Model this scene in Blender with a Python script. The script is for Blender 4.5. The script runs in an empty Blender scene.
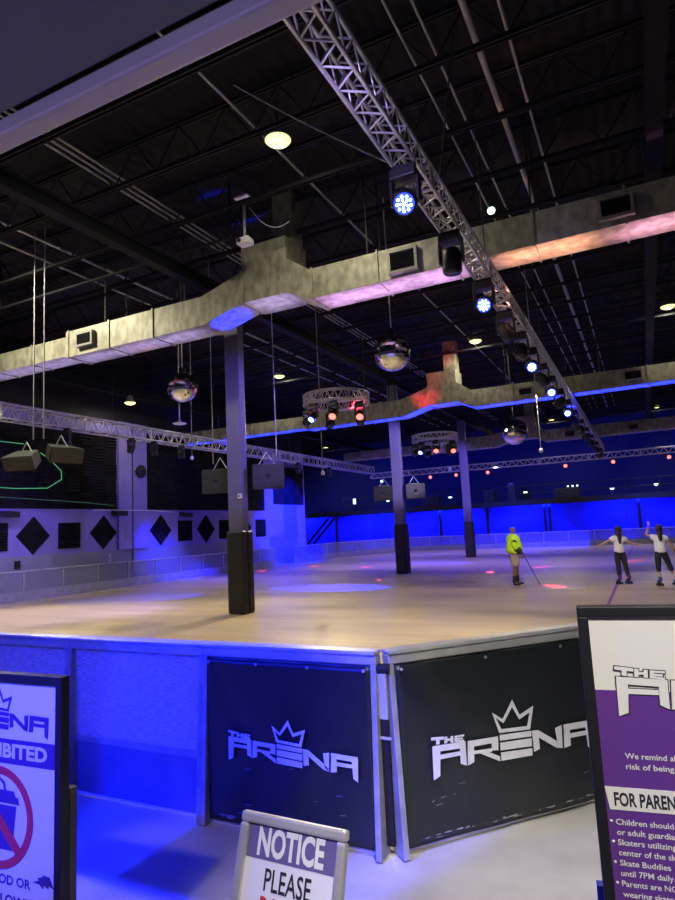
import bpy, bmesh, math, random
from mathutils import Vector, Matrix
random.seed(7)
SC = bpy.context.scene
COL = SC.collection
PI = math.pi
R = math.radians

# ------------------------------------------------------------------ helpers
class MB:
    """collects shapes and links them as one mesh object"""
    def __init__(s): s.v = []; s.f = []; s.sm = []
    def add(s, vs, fs, M=None, smooth=False):
        b = len(s.v)
        for p in vs:
            p = Vector(p)
            s.v.append(M @ p if M is not None else p)
        for f in fs:
            s.f.append([b + i for i in f]); s.sm.append(smooth)
        return s
    def box(s, x0, x1, y0, y1, z0, z1, M=None):
        vs = [(x, y, z) for z in (z0, z1) for y in (y0, y1) for x in (x0, x1)]
        return s.add(vs, [(0, 2, 3, 1), (4, 5, 7, 6), (0, 1, 5, 4), (2, 6, 7, 3), (0, 4, 6, 2), (1, 3, 7, 5)], M)
    def hexa(s, v8, M=None):
        return s.add(v8, [(0, 2, 3, 1), (4, 5, 7, 6), (0, 1, 5, 4), (2, 6, 7, 3), (0, 4, 6, 2), (1, 3, 7, 5)], M)
    def tube(s, p, q, r, n=8, r2=None, M=None, caps=True):
        p = Vector(p); q = Vector(q); d = q - p
        if d.length < 1e-6: return s
        d.normalize()
        a = d.orthogonal().normalized(); b = d.cross(a)
        r2 = r if r2 is None else r2
        vs = []
        for c, rr in ((p, r), (q, r2)):
            for i in range(n):
                t = 2 * PI * i / n
                vs.append(c + a * (rr * math.cos(t)) + b * (rr * math.sin(t)))
        fs = [(i, (i + 1) % n, n + (i + 1) % n, n + i) for i in range(n)]
        s.add(vs, fs, M, True)
        if caps:
            s.add(vs, [tuple(range(n - 1, -1, -1)), tuple(range(n, 2 * n))], M)
        return s
    def path(s, pts, r, n=6, M=None):
        for a, b in zip(pts, pts[1:]): s.tube(a, b, r, n, M=M)
        return s
    def lathe(s, prof, n=16, M=None, smooth=True):
        vs = []
        for r, z in prof:
            for i in range(n):
                t = 2 * PI * i / n
                vs.append((r * math.cos(t), r * math.sin(t), z))
        fs = []
        for k in range(len(prof) - 1):
            for i in range(n):
                j = (i + 1) % n
                fs.append((k * n + i, k * n + j, (k + 1) * n + j, (k + 1) * n + i))
        s.add(vs, fs, M, smooth)
        if prof[0][0] > 1e-4: s.add(vs[:n], [tuple(range(n - 1, -1, -1))], M)
        if prof[-1][0] > 1e-4: s.add(vs[-n:], [tuple(range(n))], M)
        return s
    def ball(s, c, r, n=16, m=10, sx=1, sy=1, sz=1, M=None):
        T = Matrix.Translation(c) @ Matrix.Diagonal((sx, sy, sz, 1))
        if M is not None: T = M @ T
        return s.lathe([(max(1e-5, r * math.sin(PI * k / m)), -r * math.cos(PI * k / m)) for k in range(m + 1)], n, T)
    def prism(s, poly, z0, z1, M=None):
        n = len(poly)
        vs = [(x, y, z0) for x, y in poly] + [(x, y, z1) for x, y in poly]
        fs = [tuple(range(n - 1, -1, -1)), tuple(range(n, 2 * n))] + [(i, (i + 1) % n, n + (i + 1) % n, n + i) for i in range(n)]
        return s.add(vs, fs, M)
    def mesh(s, me, M):
        return s.add([v.co for v in me.vertices], [tuple(p.vertices) for p in me.polygons], M)
    def build(s, name, mat, parent=None, world=False, bevel=0.0, segs=2, recalc=True):
        vs = s.v
        org = None
        if parent is not None and world:
            W = wm(parent).inverted(); vs = [W @ v for v in vs]
        elif parent is None:
            xs = [v.x for v in vs]; ys = [v.y for v in vs]; zs = [v.z for v in vs]
            org = Vector(((min(xs) + max(xs)) / 2, (min(ys) + max(ys)) / 2, min(zs)))
            vs = [v - org for v in vs]
        me = bpy.data.meshes.new(name)
        me.from_pydata([tuple(v) for v in vs], [], s.f)
        me.polygons.foreach_set('use_smooth', s.sm)
        if recalc:
            bm = bmesh.new(); bm.from_mesh(me); bmesh.ops.recalc_face_normals(bm, faces=bm.faces); bm.to_mesh(me); bm.free()
        me.materials.append(mat)
        o = bpy.data.objects.new(name, me); COL.objects.link(o)
        if org is not None: o.location = org
        if parent is not None: o.parent = parent
        if bevel:
            m = o.modifiers.new('bevel', 'BEVEL'); m.width = bevel; m.segments = segs; m.limit_method = 'ANGLE'; m.angle_limit = R(40)
        return o

def wm(o):
    M = o.matrix_basis.copy()
    while o.parent is not None:
        o = o.parent; M = o.matrix_basis @ M
    return M
def tag(o, label=None, cat=None, group=None, kind=None):
    if label: o['label'] = label
    if cat: o['category'] = cat
    if group: o['group'] = group
    if kind: o['kind'] = kind
    return o
def thing(name, label, cat, loc=(0, 0, 0), rotz=0, group=None):
    o = bpy.data.objects.new(name, None); COL.objects.link(o)
    o.empty_display_size = .1
    o.location = loc; o.rotation_euler = (0, 0, rotz)
    return tag(o, label, cat, group)
def copy_tree(o, parent=None):
    c = o.copy(); COL.objects.link(c); c.parent = parent
    for ch in list(o.children): copy_tree(ch, c)
    return c
def dup(o, loc, rotz=None, label=None, group=None):
    c = copy_tree(o); c.location = loc
    if rotz is not None: c.rotation_euler = (0, 0, rotz)
    return tag(c, label, None, group)
def struct(o): o['kind'] = 'structure'; return o
ORD = ['first', 'second', 'third', 'fourth', 'fifth', 'sixth', 'seventh', 'eighth', 'ninth', 'tenth', 'eleventh', 'twelfth',
       'thirteenth', 'fourteenth', 'fifteenth', 'sixteenth', 'seventeenth', 'eighteenth']
def rotM(d, up=(0, 0, 1)):
    """matrix whose local -Z looks along d"""
    return Vector(d).to_track_quat('-Z', 'Y').to_matrix().to_4x4()

# ------------------------------------------------------------------ materials
def mat(name, rgb, rough=.6, metal=0, noise=0, nscale=8, bump=0, bscale=30, rgb2=None, coat=0, spec=.5, stretch=None, nrange=(.35, .65)):
    m = bpy.data.materials.new(name); m.use_nodes = True
    nt = m.node_tree; b = nt.nodes['Principled BSDF']
    b.inputs['Base Color'].default_value = (*rgb, 1); b.inputs['Roughness'].default_value = rough
    b.inputs['Metallic'].default_value = metal; b.inputs['Coat Weight'].default_value = coat
    b.inputs['Specular IOR Level'].default_value = spec
    tc = nt.nodes.new('ShaderNodeTexCoord'); vec = tc.outputs['Object']
    if stretch:
        mp = nt.nodes.new('ShaderNodeMapping'); mp.inputs['Scale'].default_value = stretch
        nt.links.new(vec, mp.inputs['Vector']); vec = mp.outputs['Vector']
    if noise or rgb2:
        n = nt.nodes.new('ShaderNodeTexNoise'); n.inputs['Scale'].default_value = nscale; n.inputs['Detail'].default_value = 5
        nt.links.new(vec, n.inputs['Vector'])
        r = nt.nodes.new('ShaderNodeMapRange'); r.inputs['From Min'].default_value = nrange[0]; r.inputs['From Max'].default_value = nrange[1]
        nt.links.new(n.outputs['Fac'], r.inputs['Value'])
        mx = nt.nodes.new('ShaderNodeMix'); mx.data_type = 'RGBA'
        c2 = rgb2 or tuple(c * (1 - noise) for c in rgb)
        mx.inputs['A'].default_value = (*c2, 1); mx.inputs['B'].default_value = (*rgb, 1)
        nt.links.new(r.outputs['Result'], mx.inputs['Factor']); nt.links.new(mx.outputs['Result'], b.inputs['Base Color'])
    if bump:
        n2 = nt.nodes.new('ShaderNodeTexNoise'); n2.inputs['Scale'].default_value = bscale; n2.inputs['Detail'].default_value = 3
        nt.links.new(vec, n2.inputs['Vector'])
        bp = nt.nodes.new('ShaderNodeBump'); bp.inputs['Strength'].default_value = bump; bp.inputs['Distance'].default_value = .02
        nt.links.new(n2.outputs['Fac'], bp.inputs['Height']); nt.links.new(bp.outputs['Normal'], b.inputs['Normal'])
    return m
def emit(name, rgb, st):
    m = bpy.data.materials.new(name); m.use_nodes = True
    b = m.node_tree.nodes['Principled BSDF']
    b.inputs['Base Color'].default_value = (*[c * .3 for c in rgb], 1)
    b.inputs['Emission Color'].default_value = (*rgb, 1); b.inputs['Emission Strength'].default_value = st
    return m
def frosted(name, rgb, see=.2, through=.4):
    m = bpy.data.materials.new(name); m.use_nodes = True
    nt = m.node_tree; out = nt.nodes['Material Output']; b = nt.nodes['Principled BSDF']
    b.inputs['Roughness'].default_value = .45
    tc = nt.nodes.new('ShaderNodeTexCoord'); mp = nt.nodes.new('ShaderNodeMapping'); mp.inputs['Scale'].default_value = (5, 5, 40)
    nt.links.new(tc.outputs['Object'], mp.inputs['Vector'])
    n = nt.nodes.new('ShaderNodeTexNoise'); n.inputs['Scale'].default_value = 4; n.inputs['Detail'].default_value = 6; nt.links.new(mp.outputs['Vector'], n.inputs['Vector'])
    mx = nt.nodes.new('ShaderNodeMix'); mx.data_type = 'RGBA'
    mx.inputs['A'].default_value = (*[c * .6 for c in rgb], 1); mx.inputs['B'].default_value = (*rgb, 1)
    r = nt.nodes.new('ShaderNodeMapRange'); r.inputs['From Min'].default_value = .38; r.inputs['From Max'].default_value = .62
    nt.links.new(n.outputs['Fac'], r.inputs['Value']); nt.links.new(r.outputs['Result'], mx.inputs['Factor'])
    nt.links.new(mx.outputs['Result'], b.inputs['Base Color'])
    tl = nt.nodes.new('ShaderNodeBsdfTranslucent'); nt.links.new(mx.outputs['Result'], tl.inputs['Color'])
    m1 = nt.nodes.new('ShaderNodeMixShader'); m1.inputs[0].default_value = through
    nt.links.new(b.outputs[0], m1.inputs[1]); nt.links.new(tl.outputs[0], m1.inputs[2])
    tr = nt.nodes.new('ShaderNodeBsdfTransparent'); m2 = nt.nodes.new('ShaderNodeMixShader'); m2.inputs[0].default_value = see
    nt.links.new(m1.outputs[0], m2.inputs[1]); nt.links.new(tr.outputs[0], m2.inputs[2])
    nt.links.new(m2.outputs[0], out.inputs['Surface'])
    return m

def wood_floor():
    m = bpy.data.materials.new('maple_floor'); m.use_nodes = True
    nt = m.node_tree; b = nt.nodes['Principled BSDF']; L = nt.links
    tc = nt.nodes.new('ShaderNodeTexCoord')
    br = nt.nodes.new('ShaderNodeTexBrick'); br.inputs['Scale'].default_value = 1
    br.inputs['Brick Width'].default_value = 2.4; br.inputs['Row Height'].default_value = .09; br.inputs['Mortar Size'].default_value = .003
    br.inputs['Color1'].default_value = (.56, .45, .31, 1); br.inputs['Color2'].default_value = (.48, .385, .26, 1); br.inputs['Mortar'].default_value = (.27, .20, .13, 1)
    L.new(tc.outputs['Object'], br.inputs['Vector'])
    mp = nt.nodes.new('ShaderNodeMapping'); mp.inputs['Scale'].default_value = (.35, 1.6, 1); L.new(tc.outputs['Object'], mp.inputs['Vector'])
    n = nt.nodes.new('ShaderNodeTexNoise'); n.inputs['Scale'].default_value = .8; n.inputs['Detail'].default_value = 6; L.new(mp.outputs['Vector'], n.inputs['Vector'])
    r = nt.nodes.new('ShaderNodeMapRange'); r.inputs['From Min'].default_value = .3; r.inputs['From Max'].default_value = .7; r.inputs['To Min'].default_value = .72; r.inputs['To Max'].default_value = 1.12
    L.new(n.outputs['Fac'], r.inputs['Value'])
    mx = nt.nodes.new('ShaderNodeMix'); mx.data_type = 'RGBA'; mx.blend_type = 'MULTIPLY'; mx.inputs['Factor'].default_value = 1
    L.new(br.outputs['Color'], mx.inputs['A']); L.new(r.outputs['Result'], mx.inputs['B']); L.new(mx.outputs['Result'], b.inputs['Base Color'])
    b.inputs['Roughness'].default_value = .34; b.inputs['Specular IOR Level'].default_value = .45
    return m
def ribbed_deck():
    m = mat('black_roof_deck', (.017, .017, .022), .8, spec=.15)
    nt = m.node_tree; b = nt.nodes['Principled BSDF']; tc = nt.nodes.new('ShaderNodeTexCoord')
    w = nt.nodes.new('ShaderNodeTexWave'); w.inputs['Scale'].default_value = 1.3; w.bands_direction = 'X'; w.wave_profile = 'SIN'
    nt.links.new(tc.outputs['Object'], w.inputs['Vector'])
    bp = nt.nodes.new('ShaderNodeBump'); bp.inputs['Strength'].default_value = .5; bp.inputs['Distance'].default_value = .05
    nt.links.new(w.outputs['Fac'], bp.inputs['Height']); nt.links.new(bp.outputs['Normal'], b.inputs['Normal'])
    return m

M_wood = wood_floor()
M_conc = mat('polished_concrete', (.56, .54, .51), .38, rgb2=(.42, .40, .38), nscale=2.2, bump=.12, bscale=14)
M_deck = ribbed_deck()
M_black = mat('black_steel_paint', (.018, .018, .023), .6, noise=.3, nscale=3, spec=.25)
M_girder = mat('dark_grey_girder_paint', (.008, .008, .012), .7, noise=.3, nscale=3, spec=.25)
M_galv = mat('galvanised_sheet', (.36, .355, .275), .5, .25, rgb2=(.20, .195, .15), nscale=4.5, bump=.3, bscale=7, stretch=(1.5, 1.5, .8), nrange=(.36, .62))
M_alu = mat('truss_aluminium', (.66, .65, .7), .35, .6, noise=.2, nscale=6)
M_conduit = mat('light_grey_conduit', (.5, .5, .53), .45, .2, noise=.2)
M_cable = mat('black_cable', (.03, .03, .035), .6)
M_cable_l = mat('pale_cable', (.34, .33, .38), .6)
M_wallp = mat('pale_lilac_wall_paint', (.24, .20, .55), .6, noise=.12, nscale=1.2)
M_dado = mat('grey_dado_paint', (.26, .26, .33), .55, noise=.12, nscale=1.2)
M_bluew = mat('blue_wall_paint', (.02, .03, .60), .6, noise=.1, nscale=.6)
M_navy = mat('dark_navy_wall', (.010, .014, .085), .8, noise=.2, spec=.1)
M_foam = mat('charcoal_acoustic_foam', (.014, .014, .017), .95, noise=.3, nscale=4, spec=.1)
M_col = mat('grey_purple_column_paint', (.12, .11, .235), .5, noise=.12, nscale=2)
M_pad = mat('black_vinyl_pad', (.013, .013, .016), .5, bump=.9, bscale=3, stretch=(3, 3, .8))
M_frost = frosted('scuffed_frosted_plastic', (.60, .60, .74), .04, .18)
M_clear = frosted('far_frosted_plastic', (.50, .50, .66), .58, .4)
M_kick = mat('grey_kick_board', (.33, .33, .42), .5, noise=.25, nscale=3)
M_kickd = mat('blue_grey_kick_board', (.17, .17, .30), .45, noise=.25, nscale=3)
M_rail = mat('brushed_steel_rail', (.52, .52, .49), .42, .15, noise=.25, nscale=5)
M_post = mat('grey_steel_post', (.40, .40, .43), .45, .2, noise=.3, nscale=6)
M_banner = mat('black_banner_vinyl', (.013, .016, .018), .34, rgb2=(.018, .022, .024), nscale=1.5, bump=.35, bscale=3)
M_print = mat('white_banner_print', (.74, .74, .80), .5, noise=.12, nscale=14)
M_scuff = mat('pale_scuff', (.33, .34, .35), .7, noise=.4, nscale=30)
M_sframe = mat('black_sign_frame', (.012, .012, .016), .5, spec=.3)
M_stand = mat('dark_bronze_upright', (.045, .042, .032), .45, .3)
M_vent = mat('dull_vent_metal', (.22, .215, .2), .5, .2)
M_silver = mat('silver_snap_frame', (.62, .60, .62), .32, .5, noise=.1)
M_white = mat('white_poster_paper', (.74, .73, .70), .45)
M_lwhite = mat('white_sheet_paper', (.72, .70, .76), .5)
M_purple = mat('purple_print', (.115, .035, .26), .45)
M_dpurple = mat('dark_purple_print', (.055, .025, .17), .45)
M_lpurple = mat('greyish_purple_print', (.13, .10, .27), .5)
M_ink = mat('dark_ink', (.02, .018, .035), .5)
M_red = mat('red_ink', (.55, .03, .05), .5)
M_fix = mat('black_fixture_plastic', (.014, .014, .017), .38)
M_spk = mat('dark_speaker_paint', (.011, .012, .011), .6, bump=.3, bscale=60)
M_grille = mat('dark_grille', (.06, .06, .065), .5, noise=.5, nscale=30)
M_ventin = mat('dark_vent_interior', (.03, .03, .03), .7)
M_soffit = mat('grey_ceiling_panel', (.15, .15, .155), .7, noise=.06, nscale=.7)
M_beam = mat('grey_lilac_beam_paint', (.44, .42, .50), .5, noise=.08, nscale=1)
M_projw = mat('white_plastic', (.70, .68, .76), .4)
M_line = mat('purple_floor_paint', (.22, .04, .34), .4)
M_bay = mat('white_lamp_reflector', (.5, .5, .45), .4, .3)
M_bayl = emit('warm_lamp_lens', (1, .93, .30), 2.2)
M_blens = emit('blue_lamp_lens', (.02, .05, 1), 3.0)
M_bled = emit('bright_blue_led', (.35, .5, 1), 9)
M_rled = emit('bright_red_led', (1, .10, .08), 5)
M_wled = emit('white_led', (.75, 1, .88), 2.5)
M_dlens = mat('unlit_lens', (.03, .03, .05), .12)
M_green = emit('green_laser_glow', (.16, .85, .34), .42)
M_skin = mat('tanned_skin', (.50, .31, .22), .55)
M_dskin = mat('brown_skin', (.20, .11, .075), .55)
M_hair = mat('dark_brown_hair', (.025, .017, .013), .6, bump=.6, bscale=40)
M_beard = mat('short_dark_beard', (.02, .015, .012), .8)
M_hivis = mat('hi_vis_yellow_cloth', (.62, .95, .03), .7, noise=.12, nscale=12)
M_khaki = mat('khaki_shorts_cloth', (.30, .24, .18), .8)
M_blackc = mat('black_cloth', (.015, .015, .018), .8)
M_tee = mat('white_cotton', (.88, .88, .90), .8, noise=.1, nscale=12)
M_tee2 = mat('pinkish_cotton', (.85, .78, .82), .8, noise=.1, nscale=12)
M_sock = mat('pale_sock', (.6, .55, .55), .8)
M_skb = mat('blue_skate_leather', (.05, .10, .26), .45)
M_skp = mat('purple_skate_leather', (.10, .03, .14), .45)
M_whl = mat('dark_skate_wheel', (.03, .03, .04), .4)
M_mirror = mat('mirror_tile', (.78, .78, .80), .08, 1.0)
LOGO=[[(0.001,0.223),(0.073,0.215),(0.072,0.202),(0.0,0.209)],
[(0.028,0.207),(0.047,0.205),(0.045,0.184),(0.026,0.186)],
[(0.076,0.214),(0.092,0.213),(0.089,0.182),(0.073,0.182)],
[(0.091,0.203),(0.11,0.201),(0.109,0.191),(0.09,0.191)],
[(0.111,0.211),(0.126,0.21),(0.124,0.179),(0.108,0.18)],
[(0.133,0.209),(0.149,0.208),(0.146,0.177),(0.13,0.178)],
[(0.149,0.208),(0.189,0.207),(0.188,0.198),(0.148,0.2)],
[(0.148,0.196),(0.18,0.194),(0.179,0.186),(0.147,0.187)],
[(0.147,0.185),(0.187,0.182),(0.186,0.173),(0.146,0.177)],
[(0.004,0.181),(0.194,0.173),(0.193,0.144),(0.003,0.153)],
[(0.003,0.153),(0.047,0.15),(0.038,0.039),(0.001,0.025)],
[(0.046,0.135),(0.158,0.132),(0.158,0.113),(0.044,0.114)],
[(0.16,0.146),(0.193,0.144),(0.192,0.059),(0.158,0.074)],
[(0.207,0.172),(0.243,0.17),(0.237,0.068),(0.199,0.058)],
[(0.243,0.17),(0.388,0.165),(0.387,0.138),(0.24,0.141)],
[(0.347,0.14),(0.387,0.138),(0.385,0.099),(0.347,0.104)],
[(0.24,0.12),(0.348,0.114),(0.346,0.098),(0.239,0.105)],
[(0.261,0.109),(0.315,0.105),(0.391,0.068),(0.39,0.044)],
[(0.4,0.169),(0.597,0.159),(0.595,0.132),(0.4,0.142)],
[(0.4,0.132),(0.596,0.123),(0.594,0.083),(0.398,0.095)],
[(0.399,0.085),(0.594,0.073),(0.592,0.038),(0.398,0.045)],
[(0.602,0.158),(0.641,0.155),(0.643,0.062),(0.605,0.053)],
[(0.641,0.155),(0.651,0.15),(0.787,0.061),(0.792,0.04),(0.752,0.048),(0.64,0.119)],
[(0.753,0.148),(0.797,0.156),(0.791,0.044),(0.761,0.057)],
[(0.81,0.156),(1.0,0.151),(1.0,0.118),(0.81,0.125)],
[(0.81,0.125),(0.849,0.125),(0.847,0.044),(0.803,0.038)],
[(0.849,0.105),(0.959,0.102),(0.958,0.08),(0.848,0.082)],
[(0.957,0.121),(1.0,0.118),(0.994,0.0),(0.963,0.018)],
[(0.363,0.285),(0.425,0.243),(0.428,0.223),(0.382,0.258)],
[(0.425,0.243),(0.493,0.33),(0.489,0.294),(0.428,0.223)],
[(0.493,0.33),(0.532,0.249),(0.528,0.226),(0.489,0.294)],
[(0.532,0.249),(0.624,0.28),(0.598,0.252),(0.528,0.226)],
[(0.624,0.28),(0.59,0.167),(0.575,0.186),(0.598,0.252)],
[(0.59,0.167),(0.398,0.18),(0.413,0.196),(0.575,0.186)],
[(0.398,0.18),(0.363,0.285),(0.382,0.258),(0.413,0.196)]]

# ------------------------------------------------------------------ setting
def sbox(name, m, *a):
    return struct(MB().box(*a).build(name, m))
sbox('floor', M_conc, -30, 12, -8, 48, -.30, -.012)
o = MB().prism([(-18.1, 3.42), (-1.46, 3.42), (3.2, 8.4), (3.2, 42.3), (-15.5, 42.3), (-18.1, 36.0)], -.011, 0).build('floor_rink', M_wood); struct(o)
o = MB().box(-.90, -.84, 8, 41, -.004, .004).build('floor_line', M_line); struct(o)
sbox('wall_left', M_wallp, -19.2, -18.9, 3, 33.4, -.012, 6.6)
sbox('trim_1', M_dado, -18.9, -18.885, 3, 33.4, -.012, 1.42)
sbox('wall_left_upper', M_black, -19.2, -18.95, 3, 33.4, 6.6, 8.95)
sbox('wall_left_far', M_navy, -30.2, -30, 33.2, 48, -.012, 9.2)
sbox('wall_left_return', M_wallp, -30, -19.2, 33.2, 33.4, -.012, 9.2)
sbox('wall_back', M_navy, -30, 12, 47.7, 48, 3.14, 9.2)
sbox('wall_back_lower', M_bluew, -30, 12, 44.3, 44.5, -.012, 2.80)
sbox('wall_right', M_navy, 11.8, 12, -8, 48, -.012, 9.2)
sbox('wall_front', M_wallp, -30, 12, -8.2, -8, -.012, 4.15)
sbox('ceiling', M_deck, -30, 12, -8, 48, 8.95, 9.15)
sbox('ceiling_lobby', M_soffit, -20, 11.8, -8, 2.0, 4.15, 4.4)
struct(MB().box(-20, 11.8, 3.21, 3.4, 5.36, 5.525).build('beam_lobby_edge', M_beam, bevel=.03))
# vertical corner line and plain pilaster strip between the foam fields
struct(MB().box(-18.9, -18.78, 18.16, 19.72, 1.42, 6.6).build('trim_2', M_wallp))
struct(MB().box(-18.79, -18.765, 18.86, 18.92, 0, 6.6).build('trim_3', M_ventin))
# mezzanine
sbox('slab_mezzanine', M_black, -24, 11.8, 42.95, 47.7, 2.80, 3.14)
for i, x in enumerate((-21.7, -13.3, -9.9, -6.05, -5.75, -.35, 4.5)):
    struct(MB().tube((x, 43.3, -.012), (x, 43.3, 2.80), .11, 10).build('pillar_mezzanine', M_black))
    struct(MB().tube((x, 43.3, 2.4), (x + .3, 43.3, 2.80), .03, 6).tube((x, 43.3, 2.4), (x - .3, 43.3, 2.80), .03, 6).build('beam_knee_brace', M_black))
# columns and girders
for y in (11.9, 22.5, 32.7):
    struct(MB().box(-8.72, -8.32, y - .12, y + .12, 0, 7.35).build('column', M_col, bevel=.015))
for x in (-17.7, -8.5, .68, 9.8):
    struct(MB().box(x - .11, x + .11, 3, 47, 7.35, 7.40).box(x - .11, x + .11, 3, 47, 7.6, 7.65).box(x - .03, x + .03, 3, 47, 7.38, 7.62).build('girder', M_girder))
# open web joists along X
jb = MB()
for y0, z0 in ((-.05, 8.06), (.02, 8.06), (-.05, 8.78), (.02, 8.78)):
    jb.box(-30, 12, y0, y0 + .03, z0, z0 + .07)
x = -30
while x < 12:
    jb.tube((x, 0, 8.1), (x + .5, 0, 8.8), .016, 4, caps=False); jb.tube((x + .5, 0, 8.8), (x + 1.0, 0, 8.1), .016, 4, caps=False); x += 1.0
j0 = struct(jb.build('ceiling_joist', M_black)); j0.location = (-9, 4.5, 8.06)
for k in range(1, 28):
    c = j0.copy(); COL.objects.link(c); c.location = (-9, 4.5 + 1.575 * k, 8.06)

# light strips / conduits running the length of the roof
cond = [(-1.55, .05, 'wide pale ceiling conduit right of the long truss, brightest of its cluster'),
        (-1.10, .024, 'thin pale ceiling conduit just right of the wide bright one'),
        (-2.15, .02, 'thin pale ceiling conduit second left of the wide bright one'),
        (-2.50, .018, 'thin pale ceiling conduit crossing above the nearest blue moving head'),
        (-5.48, .022, 'thin pale ceiling conduit passing beside the nearest warm lamp'),
        (-8.62, .022, 'pale ceiling conduit, right line of the bright triple run on the left'),
        (-8.78, .022, 'pale ceiling conduit, middle line of the bright triple run on the left'),
        (-8.94, .022, 'pale ceiling conduit, left line of the bright triple run on the left'),
        (-12.1, .034, 'pale ceiling conduit, upper of the two lines above the left duct'),
        (-12.95, .026, 'pale ceiling conduit, lower of the two lines above the left duct')]
for x, r, lb in cond:
    tag(MB().tube((x * .9225, 4.2, 8.35), (x * .9225, 40, 8.35), r, 6).build('ceiling_conduit', M_conduit), lb, 'pipe', 'ceiling conduits')

# sprinkler pipe and loose cables
def wire(name, pts, r, lb, cat='cable', m=None, grp=None):
    return tag(MB().path(pts, r, 5).build(name, m or M_cable_l), lb, cat, grp)
wire('sprinkler_pipe', [(-14.1, 9.7, 8.90), (-14.1, 9.7, 7.75), (-6.95, 9.7, 7.75), (-6.95, 9.7, 8.90)], .035, 'grey sprinkler pipe running across above the left duct', 'pipe', M_girder)
def sag(a, b, d, n=10):
    a = Vector(a); b = Vector(b)
    return [a.lerp(b, i / n) - Vector((0, 0, d * 4 * (i / n) * (1 - i / n))) for i in range(n + 1)]
wire('steel_cable', sag((-4.6, 6.6, 8.1), (-2.0, 6.6, 5.9), .05), .01, 'thin diagonal cable joining the long truss from the left, near the beam')
wire('steel_cable', [(-1.5, 7.3, 8.8), (-1.85, 6.9, 5.85)], .012, 'diagonal dark stay cable rising right of the long truss', m=M_cable)
wire('steel_cable', [(-11.89, 9.0, 8.95), (-11.85, 9.0, 4.08)], .014, 'long pale hanging cable at the left, left one of a pair')
wire('steel_cable', [(-11.56, 9.0, 8.95), (-11.52, 9.0, 4.06)], .014, 'long pale hanging cable at the left, right one of a pair')
for k, (px, a) in enumerate([((-9.45, 12.2), 'left of first column holding the left loudspeaker'), ((-7.6, 12.2), 'right of first column holding the right loudspeaker')]):
    wire('steel_cable', [(px[0], px[1], 8.95), (px[0], px[1], 3.55)], .012, 'pale hanging cable ' + a)
for x, y, zb, zt, lb in ((-11.6, 14, 4.0, 8.95, 'left of the first column'), (-7.34, 14, 3.2, 8.95, 'right of the first column'), (-2.12, 15.5, 3.4, 8.95, 'below the long truss')):
    t = thing('hanging_microphone', 'small pale microphone hanging on a long cable ' + lb, 'microphone', (x, y, zb), 0, 'hanging microphones')
    MB().tube((0, 0, .08), (0, 0, zt - zb), .011, 6).build('cable', M_cable_l, t)
    MB().lathe([(.001, 0), (.05, .02), (.05, .08), (.02, .12)], 10).build('capsule', M_projw, t)
t = thing('pendant_disc', 'pale disc shaped pendant hanging from a rod below the red-lit mirror ball', 'pendant', (-11.7, 13.6, 5.0), 0)
MB().tube((0, 0, .1), (0, 0, 3.95), .02, 6).build('rod', M_conduit, t)
MB().lathe([(.001, 0), (.17, .01), (.2, .035), (.05, .08), (.03, .14)], 18).build('disc', M_projw, t)

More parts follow.
